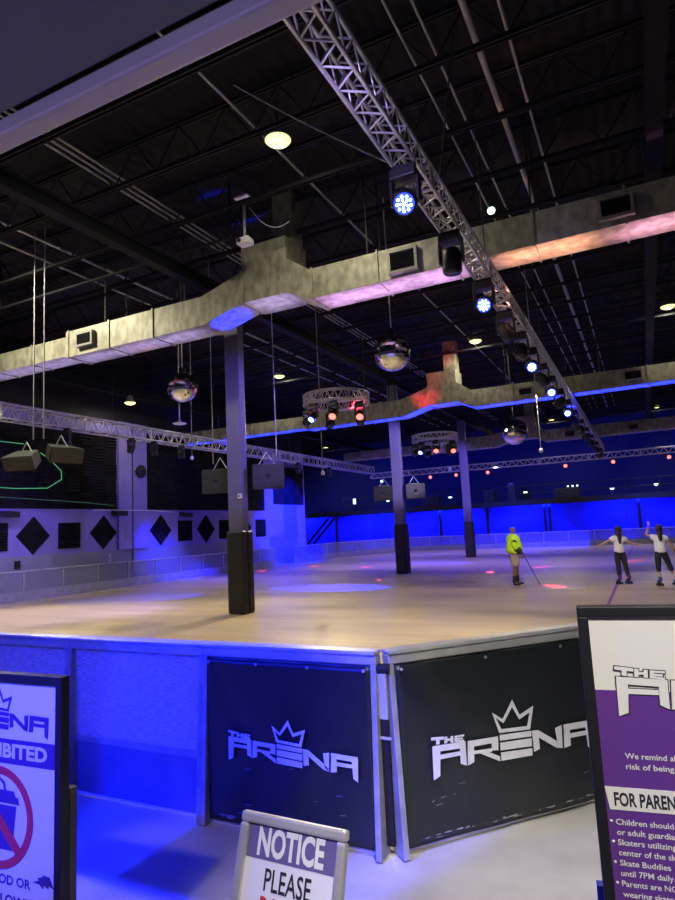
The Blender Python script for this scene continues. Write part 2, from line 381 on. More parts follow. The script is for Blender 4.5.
# ------------------------------------------------------------------ ducts
def duct(dx, y, dz, lb, xl, xr, vents, s1=6.93):
    t = thing('air_duct', lb, 'duct', (dx, y, dz))
    d = .72
    def run(name, x0, x1, zb0, zt0, zb1, zt1, parent=t, dd=d, y0=0):
        return MB().hexa([(x0, y0, zb0), (x1, y0, zb1), (x0, y0 + dd, zb0), (x1, y0 + dd, zb1), (x0, y0, zt0), (x1, y0, zt1), (x0, y0 + dd, zt0), (x1, y0 + dd, zt1)]).build(name, M_galv, parent)
    step = -12.3
    a = run('left_run', step, -8.1, 6.28, s1, 6.28, s1)
    b = run('left_end_run', xl, step, 6.34, 6.83, 6.34, 6.83, y0=.05, dd=.62)
    run('left_transition', -8.1, -7.05, 6.28, s1, 6.56, 7.25)
    p = run('plenum', -7.05, -5.97, 6.56, 7.76, 6.56, 7.76, dd=.85)
    run('riser', -6.5, -6.02, 7.76, 8.95, 7.76, 8.95, dd=.4, y0=.42)
    run('right_transition', -5.97, -5.45, 6.56, 7.28, 6.3, 6.91)
    c = run('right_run', -5.45, xr, 6.3, 6.91, 6.32, 6.85)
    def flange(x, zb, zt, dd, par, y0=0):
        m = MB(); e = .025; w = .018
        m.box(x - w, x + w, y0 - e, y0, zb - e, zt + e); m.box(x - w, x + w, y0 + dd, y0 + dd + e, zb - e, zt + e)
        m.box(x - w, x + w, y0, y0 + dd, zb - e, zb); m.box(x - w, x + w, y0, y0 + dd, zt, zt + e)
        m.build('flange', M_galv, par)
    x = step + .1
    while x < -8.2: flange(x, 6.28, s1, d, a); x += 1.35
    x = step - 1.3
    while x > xl: flange(x, 6.34, 6.83, .62, b, .05); x -= 1.3
    x = -5.4
    while x < xr: flange(x, 6.305, 6.9, d, c); x += 1.4
    flange(-7.06, 6.56, 7.25, d, p)
    for x0, x1, z0, z1 in vents:
        v = MB()
        f = .05
        v.box(x0, x1, -.11, 0, z0, z0 + f).box(x0, x1, -.11, 0, z1 - f, z1).box(x0, x0 + f, -.11, 0, z0 + f, z1 - f).box(x1 - f, x1, -.11, 0, z0 + f, z1 - f)
        vo = v.build('vent_frame', M_vent, t)
        g = MB().box(x0 + f, x1 - f, -.03, -.005, z0 + f, z1 - f)
        g.build('vent_opening', M_ventin, vo)
        g = MB(); n = 7
        for i in range(n):
            z = z0 + f + (z1 - z0 - 2 * f) * (i + .5) / n
            g.hexa([(x0 + f, -.09, z - .004), (x1 - f, -.09, z - .004), (x0 + f, -.04, z + .012), (x1 - f, -.04, z + .012), (x0 + f, -.09, z + .002), (x1 - f, -.09, z + .002), (x0 + f, -.04, z + .018), (x1 - f, -.04, z + .018)])
        g.build('louvres', M_black, vo)
    # strap hangers
    for x in (-11, -8.6, -4.2, -1.2, 1.8):
        if xl < x < xr: MB().box(x - .015, x + .015, .02, .03, 6.9, 8.95 - dz).box(x - .015, x + .015, d - .03, d - .02, 6.9, 8.95 - dz).build('hanger_strap', M_black, t)
    return t
duct(0, 10.2, 0, 'large galvanised air duct crossing nearest, above the first column', -19, 4.0, [(-3.76, -3.2, 6.36, 6.8), (-.2, .32, 6.4, 6.77), (-11.85, -11.3, 6.44, 6.79)])
duct(.3, 21.5, -.40, 'galvanised air duct behind, with a red-lit riser box above the second column', -18.6, 4.6, [(-3.82, -3.32, 6.42, 6.72), (-.5, .06, 6.45, 6.8)])
duct(1.1, 33.9, -.40, 'farthest galvanised air duct, behind the third column', -17.4, 4.6, [(-4.5, -3.95, 6.38, 6.75), (-1.45, -.95, 6.4, 6.72)])

# ------------------------------------------------------------------ trusses
def truss(name, lb, x, y0, z0, L, w, h, nsec, r=.022, axis='Y', cell=.34, off=.1):
    """box truss along +Y from (x,y0,z0) (bottom centre); axis X turns it"""
    t = thing(name, lb, 'truss', (x, y0, z0), 0 if axis == 'Y' else -PI / 2)
    sl = L / nsec; proto = None
    for k in range(nsec):
        if proto is None:
            m = MB()
            for cx in (-w / 2, w / 2):
                for cz in (0, h): m.tube((cx, .01, cz), (cx, sl - .01, cz), r, 8)
            for yy in (.015, sl - .015):
                m.tube((-w / 2, yy, 0), (w / 2, yy, 0), r * .7, 6); m.tube((-w / 2, yy, h), (w / 2, yy, h), r * .7, 6)
                m.tube((-w / 2, yy, 0), (-w / 2, yy, h), r * .7, 6); m.tube((w / 2, yy, 0), (w / 2, yy, h), r * .7, 6)
            o = m.build('truss_section', M_alu, t)
            web = MB(); n = max(2, round(sl / cell)); c = sl / n
            for i in range(n):
                a = i * c; b = a + c / 2; e = a + c
                for cx in (-w / 2, w / 2):
                    web.tube((cx, a, 0), (cx, b, h), r * .5, 5, caps=False).tube((cx, b, h), (cx, e, 0), r * .5, 5, caps=False)
                for cz in (0, h):
                    web.tube((-w / 2, a, cz), (w / 2, b, cz), r * .5, 5, caps=False)
                    web.tube((w / 2, b, cz), (-w / 2, e, cz), r * .5, 5, caps=False)
            web.build('web', M_alu, o)
            proto = o
        else:
            o = copy_tree(proto, t)
        o.location = (0, k * sl, 0)
    for k in range(0, nsec, 2):
        yy = (k + off) * sl
        MB().tube((0, yy, 8.95 - z0), (0, yy, h + .25), .009, 5).tube((0, yy, h + .25), (-w / 2, yy, h), .007, 5).tube((0, yy, h + .25), (w / 2, yy, h), .007, 5).build('hanging_cable', M_cable, t)
    return t
truss('lighting_truss', 'long aluminium lighting truss overhead running away from the grey lobby beam', -1.885, 3.45, 5.54, 34.8, .235, .27, 12)
truss('lighting_truss', 'long aluminium lighting truss along the left wall', -16.0, 8.0, 5.35, 29.4, .42, .42, 10, .03, cell=.5, off=.45)
truss('lighting_truss', 'far aluminium lighting truss across the back of the rink', -16.4, 38.3, 5.1, 22, .3, .32, 8, .028, axis='X', cell=.45)

def ring(cx, cy, z, lb):
    t = thing('ring_truss', lb, 'truss', (cx, cy, z))
    m = MB(); n = 24; RO, RI, h = 1.05, .82, .30
    P = lambda r, i, zz: (r * math.cos(2 * PI * i / n), r * math.sin(2 * PI * i / n), zz)
    for r in (RO, RI):
        for zz in (0, h):
            m = MB()
            for i in range(n): m.tube(P(r, i, zz), P(r, i + 1, zz), .025, 6, caps=False)
            m.build('ring_chord', M_alu, t)
    w = MB()
    for i in range(n):
        for r in (RO, RI): w.tube(P(r, i, 0), P(r, i + .5, h), .013, 5, caps=False).tube(P(r, i + .5, h), P(r, i + 1, 0), .013, 5, caps=False)
        w.tube(P(RO, i, 0), P(RI, i + .5, 0), .013, 5, caps=False).tube(P(RO, i, h), P(RI, i + .5, h), .013, 5, caps=False)
    w.build('web', M_alu, t)
    for k in range(3):
        p = P(.93, k * 8 + 2, h); MB().tube(p, (p[0], p[1], 8.95 - z), .012, 5).build('hanging_cable', M_cable, t)
    return t
ring(-8.42, 17.2, 5.72, 'round aluminium ring truss hung between the first and second columns')
ring(-8.42, 27.4, 5.62, 'smaller-looking round ring truss hung between the second and third columns')

# ------------------------------------------------------------------ lamps
def face(o, d):
    o.rotation_euler = rotM(d).to_euler()
def head_proto(name, lit):
    """moving head hung from z=0 down; parts base, yoke arms, head > lens"""
    t = thing(name, 'x', 'stage light')
    MB().box(-.15, .15, -.03, .03, -.03, .05).build('clamp', M_black, t)
    MB().box(-.17, .17, -.12, .12, -.16, -.03).build('base', M_fix, t, bevel=.02)
    for s in (-1, 1): MB().box(s * .17 - .02, s * .17 + .02, -.06, .06, -.46, -.14).build('yoke_arm', M_fix, t, bevel=.01)
    h = MB().lathe([(.06, .2), (.115, .17), (.145, .08), (.15, -.1), (.145, -.19), (.13, -.2)], 20).build('head', M_fix, t)
    h.location = (0, 0, -.42)
    L = MB().lathe([(.001, -.203), (.125, -.203), (.125, -.198)], 20).build('lens', M_dlens if lit is None else lit[0], h)
    if lit:
        c = MB()
        for i in range(9):
            a = 2 * PI * i / 9; c.ball((.085 * math.cos(a), .085 * math.sin(a), -.205), .021, 8, 5)
        c.ball((0, 0, -.205), .022, 8, 5)
        for i in range(5):
            a = 2 * PI * i / 5; c.ball((.045 * math.cos(a), .045 * math.sin(a), -.205), .017, 8, 5)
        c.build('led_cells', lit[1], h)
    return t
P_blue = head_proto('moving_head_light', (M_blens, M_bled))
P_dark = head_proto('moving_head_light', None)
used = set()
def place_head(proto, loc, d, label, group, s=1, name=None):
    if proto.name not in used: used.add(proto.name); c = proto
    else: c = copy_tree(proto)
    c.location = loc; c.scale = (s, s, s); tag(c, label, None, group)
    if name: c.name = name
    for ch in c.children:
        if ch.name.startswith('head'): face(ch, d)
    return c
HY = [(5.72, 1), (7.4, 0), (9.2, 1), (10.84, 0), (12.3, 0), (13.6, 1), (15.2, 0), (16.7, 1), (18.5, 0), (20.4, 1), (22.6, 0), (24.9, 0), (27.4, 0), (30.0, 0), (33.0, 0), (36.4, 0)]
for k, (y, lit) in enumerate(HY):
    n = ('blue lit' if lit else 'unlit black') + ' moving head light under the long overhead truss, '
    n += 'nearest of all' if k == 0 else ORD[k] + ' from the near end'
    d = (.16, -1, -.75) if k == 0 else ((.1, -1, -.5) if lit else ((0, 0, -1) if k < 3 else random.choice([(0, -.5, -1), (.6, 0, -1), (-.7, .1, -.6)])))
    place_head(P_blue if lit else P_dark, (-1.885, y, 5.476), d, n, 'moving heads on the long truss', .84)
for k, (y, lit) in enumerate([(13.2, 0), (15.9, 0), (17.0, 0), (18.5, 0), (22.2, 0), (27.5, 0), (31.0, 0)]):
    place_head(P_dark, (-15.85, y, 5.285), random.choice([(.4, 0, -1), (.8, -.4, -.8), (-.5, 0, -1)]),
               'small black stage light under the left wall truss, ' + ORD[k] + ' from the near end', 'stage lights on the left truss', .8)
P_red = head_proto('moving_head_light', (M_rled, M_rled))
for (cx, cy, z, nm) in ((-8.42, 17.2, 5.7, 'nearer ring truss'), (-8.42, 27.4, 5.6, 'farther ring truss')):
    for i, (a, p, w) in enumerate([(200, P_dark, 'unlit black moving head at the left end of the '), (245, P_blue, 'blue lit moving head at the front left of the '), (290, P_red, 'red lit moving head at the front right of the '), (345, P_red, 'red lit moving head at the right end of the '), (60, P_dark, 'unlit black moving head at the back of the '), (130, P_dark, 'unlit black moving head at the back left of the ')]):
        place_head(p, (cx + .93 * math.cos(R(a)), cy + .93 * math.sin(R(a)), z - .08), (.3 * math.cos(R(a)), -.8, -.7), w + nm, 'moving heads on the ring trusses', .85)
def par(loc, led, label):
    t = thing('par_can_light', label, 'stage light', loc, 0, 'par cans on the back truss')
    MB().tube((0, 0, 0), (0, 0, .16), .012, 5).build('bracket', M_black, t)
    MB().tube((0, .12, 0), (0, -.12, -.06), .09, 12, .12).build('can', M_fix, t)
    MB().tube((0, -.122, -.061), (0, -.13, -.063), .095, 12).build('lens', led, t)
for x, led, lb in ((-15.6, M_wled, 'small white-lit can light at the far left end of the back truss'), (-12.2, M_rled, 'red lit can light on the back truss just left of the second column'),
                   (-10.5, M_rled, 'red lit can light on the back truss just left of the third column'), (-8.5, M_rled, 'red lit can light on the back truss just right of the third column'),
                   (-3.93, M_rled, 'red lit can light on the back truss left of the long truss end'), (-1.36, M_rled, 'red lit can light on the back truss just right of the long truss end'),
                   (1.46, M_rled, 'red lit can light on the back truss at the right edge')):
    par((x, 38.3, 4.905), led, lb)

bt = thing('high_bay_lamp', 'x', 'lamp')
MB().lathe([(.05, .30), (.10, .27), (.12, .12), (.215, .02), (.225, 0)], 20).build('reflector', M_bay, bt)
MB().lathe([(.001, -.085), (.11, -.07), (.18, -.035), (.215, .005)], 20).build('lens', M_bayl, bt)
MB().tube((0, 0, .3), (0, 0, .75), .015, 6).build('stem', M_black, bt)
BAYS = [(-4.8, 8.1, 'nearest round warm ceiling lamp glowing above the grey projector area'),
        (-4.8, 21.3, 'round warm ceiling lamp just right of the big clear mirror ball'),
        (-13, 21.3, 'round warm ceiling lamp right of the first column, below the nearest duct'),
        (-17.6, 17.6, 'round warm ceiling lamp above the left wall truss'),
        (1.27, 21.3, 'round warm ceiling lamp at the right edge between the two nearer ducts'),
        (1.25, 41.3, 'far round warm ceiling lamp at the right edge'),
        (-4.86, 41.5, 'far round warm ceiling lamp beside the far end of the long truss'),
        (-22.0, 42.6, 'far round warm ceiling lamp left of the second column'),
        (-12.6, 8.1, 'round warm ceiling lamp beyond the left edge above the nearest duct')]
for i, (x, y, lb) in enumerate(BAYS):
    z = 8.2 if i != 3 else 7.1
    c = bt if i == 0 else copy_tree(bt)
    c.location = (x, y, z); tag(c, lb, None, 'high bay ceiling lamps')
t = thing('spot_lamp', 'small round white spot lamp hanging right of the long truss', 'lamp', (-2.15 + .02, 11.74, 7.9))
MB().tube((0, 0, .05), (0, 0, 1.05), .015, 6).build('stem', M_black, t)
MB().lathe([(.001, -.07), (.06, -.05), (.08, 0), (.06, .05), (.001, .07)], 12).build('bulb', M_wled, t)

# mirror balls
def mirror_ball(x, y, z, r, lb):
    t = thing('mirror_ball', lb, 'mirror ball', (x, y, z), 0, 'mirror balls')
    n, m = 36, 20
    b = MB().lathe([(max(1e-4, r * math.sin(PI * k / m)), -r * math.cos(PI * k / m)) for k in range(m + 1)], n, smooth=False)
    b.build('ball', M_mirror, t)
    MB().lathe([(.09, r - .02), (.09, r + .10), (.03, r + .14)], 12).build('motor', M_black, t)
    MB().tube((0, 0, r + .12), (0, 0, 8.95 - z), .016, 6).build('rod', M_conduit, t)
mirror_ball(-10.3, 12.1, 5.6, .39, 'mirror ball at left with a red tint on its right side')
mirror_ball(-4.45, 11.9, 5.45, .40, 'big clear mirror ball in the middle below the nearest duct')
mirror_ball(-4.6, 26.3, 5.5, .55, 'far purple tinted mirror ball in front of the farthest duct')

# projector
t = thing('projector', 'small white projector on a ceiling pole left of the duct box', 'projector', (-6.53, 9.6, 7.45))
MB().box(-.14, .14, -.11, .11, 0, .13).build('body', M_projw, t, bevel=.015)
MB().tube((-.06, -.112, .065), (-.06, -.15, .065), .04, 14).build('lens', M_dlens, t)
MB().tube((0, 0, .13), (0, 0, .98), .03, 10).build('pole', M_conduit, t)
MB().box(-.16, .16, -.12, .12, .96, .99).build('mount_plate', M_projw, t)
wire('power_cable', sag((-6.4, 9.6, 8.2), (-5.6, 9.75, 7.75), .25), .01, 'thin cable drooping from the projector pole to the duct riser')

# ------------------------------------------------------------------ column pads and speakers
def pad(y, lb):
    t = thing('column_pad', lb, 'pad', (-8.5, y, .003), 0, 'column pads')
    for sgn, nm in ((-1, 'front'), (1, 'back')):
        m = MB(); n = 14
        prof = []
        # two half shells meeting at the sides, softly creased
        m.box(-.235, .235, min(sgn * .02, sgn * .22), max(sgn * .02, sgn * .22), 0, 1.87)
        m.build('padded_shell', M_pad, t, bevel=.05, segs=3)
    for s_ in (-1, 1): MB().box(s_ * .236 - .006, s_ * .236 + .006, -.03, .03, .02, 1.84).build('side_seam', M_black, t)
pad(11.9, 'black vinyl pad wrapped around the base of the first and nearest column')
pad(22.5, 'black vinyl pad wrapped around the base of the second column')
pad(32.7, 'black vinyl pad wrapped around the base of the third and farthest column')

def speaker(x, y, z, rz, lb, w=.75, h=.58, d=.5, grp='hanging loudspeakers', wedge=False):
    t = thing('loudspeaker', lb, 'speaker', (x, y, z), rz, grp)
    m = MB(); k = .72
    m.hexa([(-w / 2, -d / 2, 0), (w / 2, -d / 2, 0), (-w / 2 * k, d / 2, .03), (w / 2 * k, d / 2, .03), (-w / 2, -d / 2, h), (w / 2, -d / 2, h), (-w / 2 * k, d / 2, h - .03), (w / 2 * k, d / 2, h - .03)])
    m.build('cabinet', M_spk, t, bevel=.015)
    MB().box(-w / 2 + .03, w / 2 - .03, -d / 2 - .015, -d / 2 + .01, .03, h - .03).build('grille', M_spk, t)
    MB().lathe([(.001, 0), (.06, 0), (.06, .012), (.001, .012)], 16, Matrix.Translation((0, -d / 2 - .013, h * .55)) @ Matrix.Rotation(PI / 2, 4, 'X')).build('emblem', M_fix, t)
    MB().box(-.05, .05, -d / 2 - .02, -d / 2 - .012, h * .3, h * .34).build('name_plate', M_grille, t)
    m = MB()
    for s in (-1, 1): m.tube((s * w * .28, 0, h - .02), (0, 0, h + .3), .012, 5)
    m.tube((-w * .28, 0, h + .01), (w * .28, 0, h + .01), .018, 6)
    m.build('hanging_bracket', M_conduit, t)
    return t
speaker(-9.2, 12.15, 2.80, R(8), 'dark loudspeaker hanging at the left side of the first column')
speaker(-7.85, 12.15, 2.80, R(40), 'dark loudspeaker hanging at the right side of the first column')
speaker(-9.15, 22.6, 2.82, R(8), 'dark loudspeaker hanging at the left side of the second column')
speaker(-7.9, 22.6, 2.82, R(30), 'dark loudspeaker hanging at the right side of the second column')
# wedge cabinets at the left edge
def wedge_speaker(x, y, z, rz, lb, tilt):
    t = thing('loudspeaker', lb, 'speaker', (x, y, z), 0, 'angled ceiling speakers')
    M = Matrix.Rotation(rz, 4, 'Z') @ Matrix.Rotation(tilt, 4, 'X')
    MB().hexa([(-.36, -.26, 0), (.36, -.26, 0), (-.25, .22, .03), (.25, .22, .03), (-.36, -.26, .34), (.36, -.26, .34), (-.25, .22, .31), (.25, .22, .31)], M).build('cabinet', M_spk, t, bevel=.012)
    MB().box(-.34, .34, -.275, -.255, .02, .32, M).build('grille', M_grille, t)
    MB().tube((-.2, 0, .28), (0, 0, .55), .012, 5).tube((.2, 0, .28), (0, 0, .55), .012, 5).build('hanging_bracket', M_conduit, t)
wedge_speaker(-12.2, 9.1, 3.52, R(20), 'angled dark loudspeaker hanging on cables at the left edge, left one', R(28))
wedge_speaker(-11.1, 9.1, 3.55, R(75), 'angled dark loudspeaker hanging on cables at the left edge, right one with pale lit top', R(20))
t = thing('sensor_box', 'small white wall box on the front of the first column', 'box', (-8.36, 11.78, 2.62))
MB().box(-.045, .045, -.05, 0, 0, .11).build('cover', M_projw, t, bevel=.008)
MB().box(-.02, .02, -.054, -.049, .035, .075).build('window', M_ink, t)

# ------------------------------------------------------------------ left wall: foam, speakers, plates
def ridged(m, y0, y1, z0, z1, n, vert, x=0, d=.05):
    for i in range(n):
        if vert:
            a = y0 + (y1 - y0) * i / n; b = y0 + (y1 - y0) * (i + 1) / n; c = (a + b) / 2
            m.add([(x, a, z0), (x, b, z0), (x + d, c, z0), (x, a, z1), (x, b, z1), (x + d, c, z1)], [(0, 1, 2), (3, 5, 4), (0, 2, 5, 3), (1, 4, 5, 2)])
        else:
            a = z0 + (z1 - z0) * i / n; b = z0 + (z1 - z0) * (i + 1) / n; c = (a + b) / 2
            m.add([(x, y0, a), (x, y0, b), (x + d, y0, c), (x, y1, a), (x, y1, b), (x + d, y1, c)], [(0, 2, 1), (3, 4, 5), (0, 3, 5, 2), (1, 2, 5, 4)])
def foam_field(y0, y1, z0, z1, lb):
    m = MB().box(0, .03, y0, y1, z0, z1); ny = round((y1 - y0) / .6); nz = round((z1 - z0) / .6)
    for i in range(ny):
        for j in range(nz):
            ridged(m, y0 + (y1 - y0) * i / ny, y0 + (y1 - y0) * (i + 1) / ny, z0 + (z1 - z0) * j / nz, z0 + (z1 - z0) * (j + 1) / nz, 5, (i + j) % 2, .03, .06)
    o = m.build('acoustic_foam_field', M_foam); o.location.x += -18.898
    tag(o, lb, 'acoustic foam', 'large foam fields')
foam_field(4.5, 18.1, 3.02, 6.05, 'large checkered black foam field high on the left wall, nearer one with green light line')
foam_field(19.8, 28.8, 3.02, 6.3, 'large checkered black foam field high on the left wall behind the first column')
foam_field(29.8, 33.2, 3.4, 5.6, 'checkered black foam field at the far end of the left wall')
def foam_panel(y, z, dia, lb):
    t = thing('foam_panel', lb, 'acoustic foam', (-18.898, y, z), 0, 'foam panels along the left wall')
    m = MB(); s = .46
    m.box(0, .03, -s, s, -s, s)
    for i, (a, b) in enumerate(((-s, -s), (0, -s), (0, 0), (-s, 0))): ridged(m, a, a + s, b, b + s, 5, i % 2 if dia else 0, .03, .06)
    o = m.build('foam_tiles', M_foam, t)
    if dia: o.rotation_euler = (PI / 4, 0, 0)
y = 11.5; dn = sn = 0
for k, (y, z, dia) in enumerate([(12.96, 2.08, 0), (14.39, 2.09, 1), (15.87, 2.06, 0), (17.46, 2.12, 1), (20.62, 2.14, 1), (22.2, 2.08, 0), (23.7, 2.13, 1), (25.2, 2.08, 0), (26.8, 2.13, 1), (28.4, 2.08, 0)]):
    if dia: dn += 1
    else: sn += 1
    foam_panel(y, z, dia, ('black diamond foam panel on the purple left wall, ' + ORD[dn - 1] + ' diamond from the left') if dia else ('black square foam panel on the purple left wall, ' + ORD[sn - 1] + ' square from the left'))
for y, z, lb in ((13.3, 2.84, 'small black speaker bracketed above the first square foam panel'), (18.05, 2.88, 'small black speaker bracketed above the second diamond foam panel'), (22.0, 2.82, 'small black speaker bracketed above the third square foam panel')):
    t = thing('wall_speaker', lb, 'speaker', (-18.9, y, z), 0, 'small wall speakers')
    MB().box(0, .16, -.03, .03, -.02, .04).build('bracket', M_black, t)
    MB().hexa([(.12, -.3, -.10), (.42, -.3, -.14), (.12, .3, -.10), (.42, .3, -.14), (.12, -.3, .10), (.42, -.3, .06), (.12, .3, .10), (.42, .3, .06)]).build('cabinet', M_fix, t, bevel=.015)
t = thing('wall_outlet', 'small white outlet plate on the grey lower left wall', 'outlet', (-18.885, 17.75, 1.12))
MB().box(0, .02, -.06, .06, -.14, .14).build('plate', M_projw, t); MB().box(.02, .024, -.03, .03, -.09, .09).build('sockets', M_dado, t)
t = thing('fire_alarm', 'small black box on the grey lower wall near the left edge', 'box', (-18.885, 13.78, 1.02))
MB().box(0, .08, -.09, .09, 0, .26).build('case', M_fix, t, bevel=.01)
t = thing('wall_fan', 'round black fan on the purple pilaster between foam fields', 'fan', (-18.77, 19.3, 4.6))
MB().lathe([(.001, 0), (.26, .02), (.28, .1), (.22, .16), (.001, .17)], 18, Matrix.Rotation(PI / 2, 4, 'Y')).build('guard', M_black, t)
MB().tube((0, -.3, 0), (.1, 0, 0), .03, 6).build('arm', M_black, t)
tag(MB().path([(-18.77, 16.9, 2.98), (-18.74, 19.9, 2.98), (-18.86, 21.4, 2.92)], .02, 6).build('white_conduit', M_projw), 'thin white conduit across the pilaster below the foam', 'pipe')
tag(MB().box(-18.77, -18.75, 18.5, 18.56, 1.75, 2.35).build('grab_bar', M_dado), 'slim grey upright bar on the purple pilaster', 'bar')
gx = -18.78  # laser light cast on the foam, built as thin glowing tubes
tag(MB().path([(gx, 12.2, 5.22), (gx, 13.9, 5.22)], .012, 6).path([(gx, 14.55, 4.98), (gx, 15.0, 4.72), (gx, 15.42, 4.38), (gx, 15.44, 4.08), (gx, 14.85, 3.74), (gx, 13.6, 3.68), (gx, 12.2, 3.72)], .013, 6).build('laser_line', M_green),
    'green laser outline on the black foam field, modelled as a glowing tube', 'laser line')
M_green2 = emit('dim_green_laser', (.12, .5, .25), .12)
tag(MB().path([(gx, 12.0, 3.42), (gx, 16.5, 3.26), (gx, 17.9, 3.16)], .012, 6).build('laser_line', M_green2), 'faint straight green laser line low on the foam field', 'laser line')

# ------------------------------------------------------------------ low barriers around the rink
def low_barrier(L):
    t = thing('barrier_section', 'x', 'barrier')
    MB().box(.03, L - .03, -.01, .01, .33, .93).build('clear_panel', M_clear, t)
    MB().box(.0, L, -.03, .03, 0, .33).build('kick_board', M_kick, t)
    MB().box(0, L, -.035, .035, .93, .97).build('top_rail', M_rail, t, bevel=.01)
    for x in (.0, L - .03): MB().box(x, x + .03, -.028, .028, .33, .93).build('post', M_post, t)
    return t
def run_barrier(p, q, n, lb, grp, first=0):
    p = Vector(p); q = Vector(q); d = q - p; L = d.length / n; rz = math.atan2(d.y, d.x)
    pr = None
    for k in range(n):
        loc = p + d * (k / n)
        c = low_barrier(L) if pr is None else copy_tree(pr)
        pr = pr or c
        c.location = loc; c.rotation_euler = (0, 0, rz); tag(c, lb % ORD[first + k], None, grp)
run_barrier((-18.13, 8.98, .001), (-18.13, 28.5, .001), 13, 'frosted low barrier along the purple left wall, %s section from the near end', 'left side barriers')
run_barrier((-18.13, 30.6, .001), (-18.13, 36.0, .001), 4, 'frosted low barrier beyond the far left opening, %s section from it', 'far left barriers')
run_barrier((-18.1, 36.02, .001), (-15.5, 42.33, .001), 4, 'frosted low barrier on the slanted far left corner, %s section from left', 'far left barriers')
run_barrier((-15.46, 42.35, .001), (3.2, 42.35, .001), 12, 'frosted low barrier across the far end before the blue wall, %s section from left', 'far end barriers')
for k in range(3):
    pass

# front barrier ----------------------------------------------------
H1 = 1.05
def front_section(L, loc, rz, lb, clear=True):
    t = thing('barrier_section', lb, 'barrier', loc, rz, 'front barriers')
    MB().box(.04, L - .04, -.006, .006, .40, 1.0).build('frosted_panel', M_frost, t)
    MB().box(.04, L - .04, -.015, .015, .36, .40).build('panel_frame', M_post, t)
    MB().box(.04, L - .04, -.015, .015, 1.0, H1 - .035).build('panel_frame', M_post, t)
    MB().box(.04, L - .04, -.01, .01, .015, .36).build('kick_board', M_kickd, t)
    MB().box(.04, L - .04, -.02, .02, 0, .015).build('floor_strip', M_projw, t)
    MB().box(0, L, -.035, .045, H1 - .035, H1 + .02).build('top_rail', M_rail, t, bevel=.008)
    MB().box(0, L, -.05, .06, H1 + .02, H1 + .045).build('rail_cap', M_rail, t, bevel=.012)
    for x in (0, L - .035):
        MB().hexa([(x, -.10, 0), (x + .035, -.10, 0), (x, .03, 0), (x + .035, .03, 0), (x, -.04, H1 - .03), (x + .035, -.04, H1 - .03), (x, .03, H1 - .03), (x + .035, .03, H1 - .03)]).build('post', M_post, t, bevel=.004)
    return t
XS = [-1.465, -2.70, -3.96, -5.22, -6.48, -7.74]
lbl = ['front barrier section left of the corner, hung with the left black banner', 'frosted front barrier section beside the left black banner, in blue light', 'frosted front barrier section behind the left sign',
       'frosted front barrier section beyond the left sign, third clear one from the banner', 'frosted front barrier section outside the left edge']
for k in range(5):
    front_section(XS[k] - XS[k + 1], (XS[k + 1], 3.37, 0), 0, lbl[k])
ANG = R(48.3)
RA = Vector((-1.43, 3.395, 0)); RD = Vector((math.cos(ANG), math.sin(ANG), 0))
front_section(1.85, RA, ANG, 'front barrier section right of the corner, hung with the right black banner')
front_section(1.85, RA + RD * 1.87, ANG, 'front barrier section behind the right sign')
tm = thing('corner_hinge', 'grey and black strap hinge joining the two front barriers at the corner', 'hinge', (-1.445, 3.36, 0))
MB().box(-.03, .03, -.012, .012, .72, .99).build('plate', M_rail, tm, bevel=.006)
MB().tube((-.045, 0, .995), (.05, .012, .995), .03, 10).build('clamp', M_black, tm)
MB().box(-.025, .025, -.005, .02, .05, .72).build('dark_strip', M_black, tm)
MB().tube((-.04, -.01, .62), (.045, -.01, .62), .01, 6).build('bolt', M_rail, tm)

def logo(m, w, M, t=.002, grow=0, skip=0):
    for i, p in enumerate(LOGO):
        if grow:
            cx = sum(a for a, b in p) / 4; cy = sum(b for a, b in p) / 4
            q = []
            for k in range(4):
                a = Vector(p[k - 1]); b = Vector(p[k]); c = Vector(p[(k + 1) % 4])
                n1 = (b - a); n1 = Vector((n1.y, -n1.x)).normalized() if n1.length > 1e-6 else Vector((0, 0))
                n2 = (c - b); n2 = Vector((n2.y, -n2.x)).normalized() if n2.length > 1e-6 else Vector((0, 0))
                if (Vector((cx, cy)) - b).dot(n1) > 0: n1 = -n1
                if (Vector((cx, cy)) - b).dot(n2) > 0: n2 = -n2
                v = b + (n1 + n2) * grow
                q.append((v.x, v.y))
            p = q
        # shear so the artwork sits level
        m.prism([(a * w, (b + (a - .5) * .0) * w) for a, b in p], 0, t, M)
UP = Matrix.Rotation(PI / 2, 4, 'X')     # artwork XY -> X,Z facing -Y
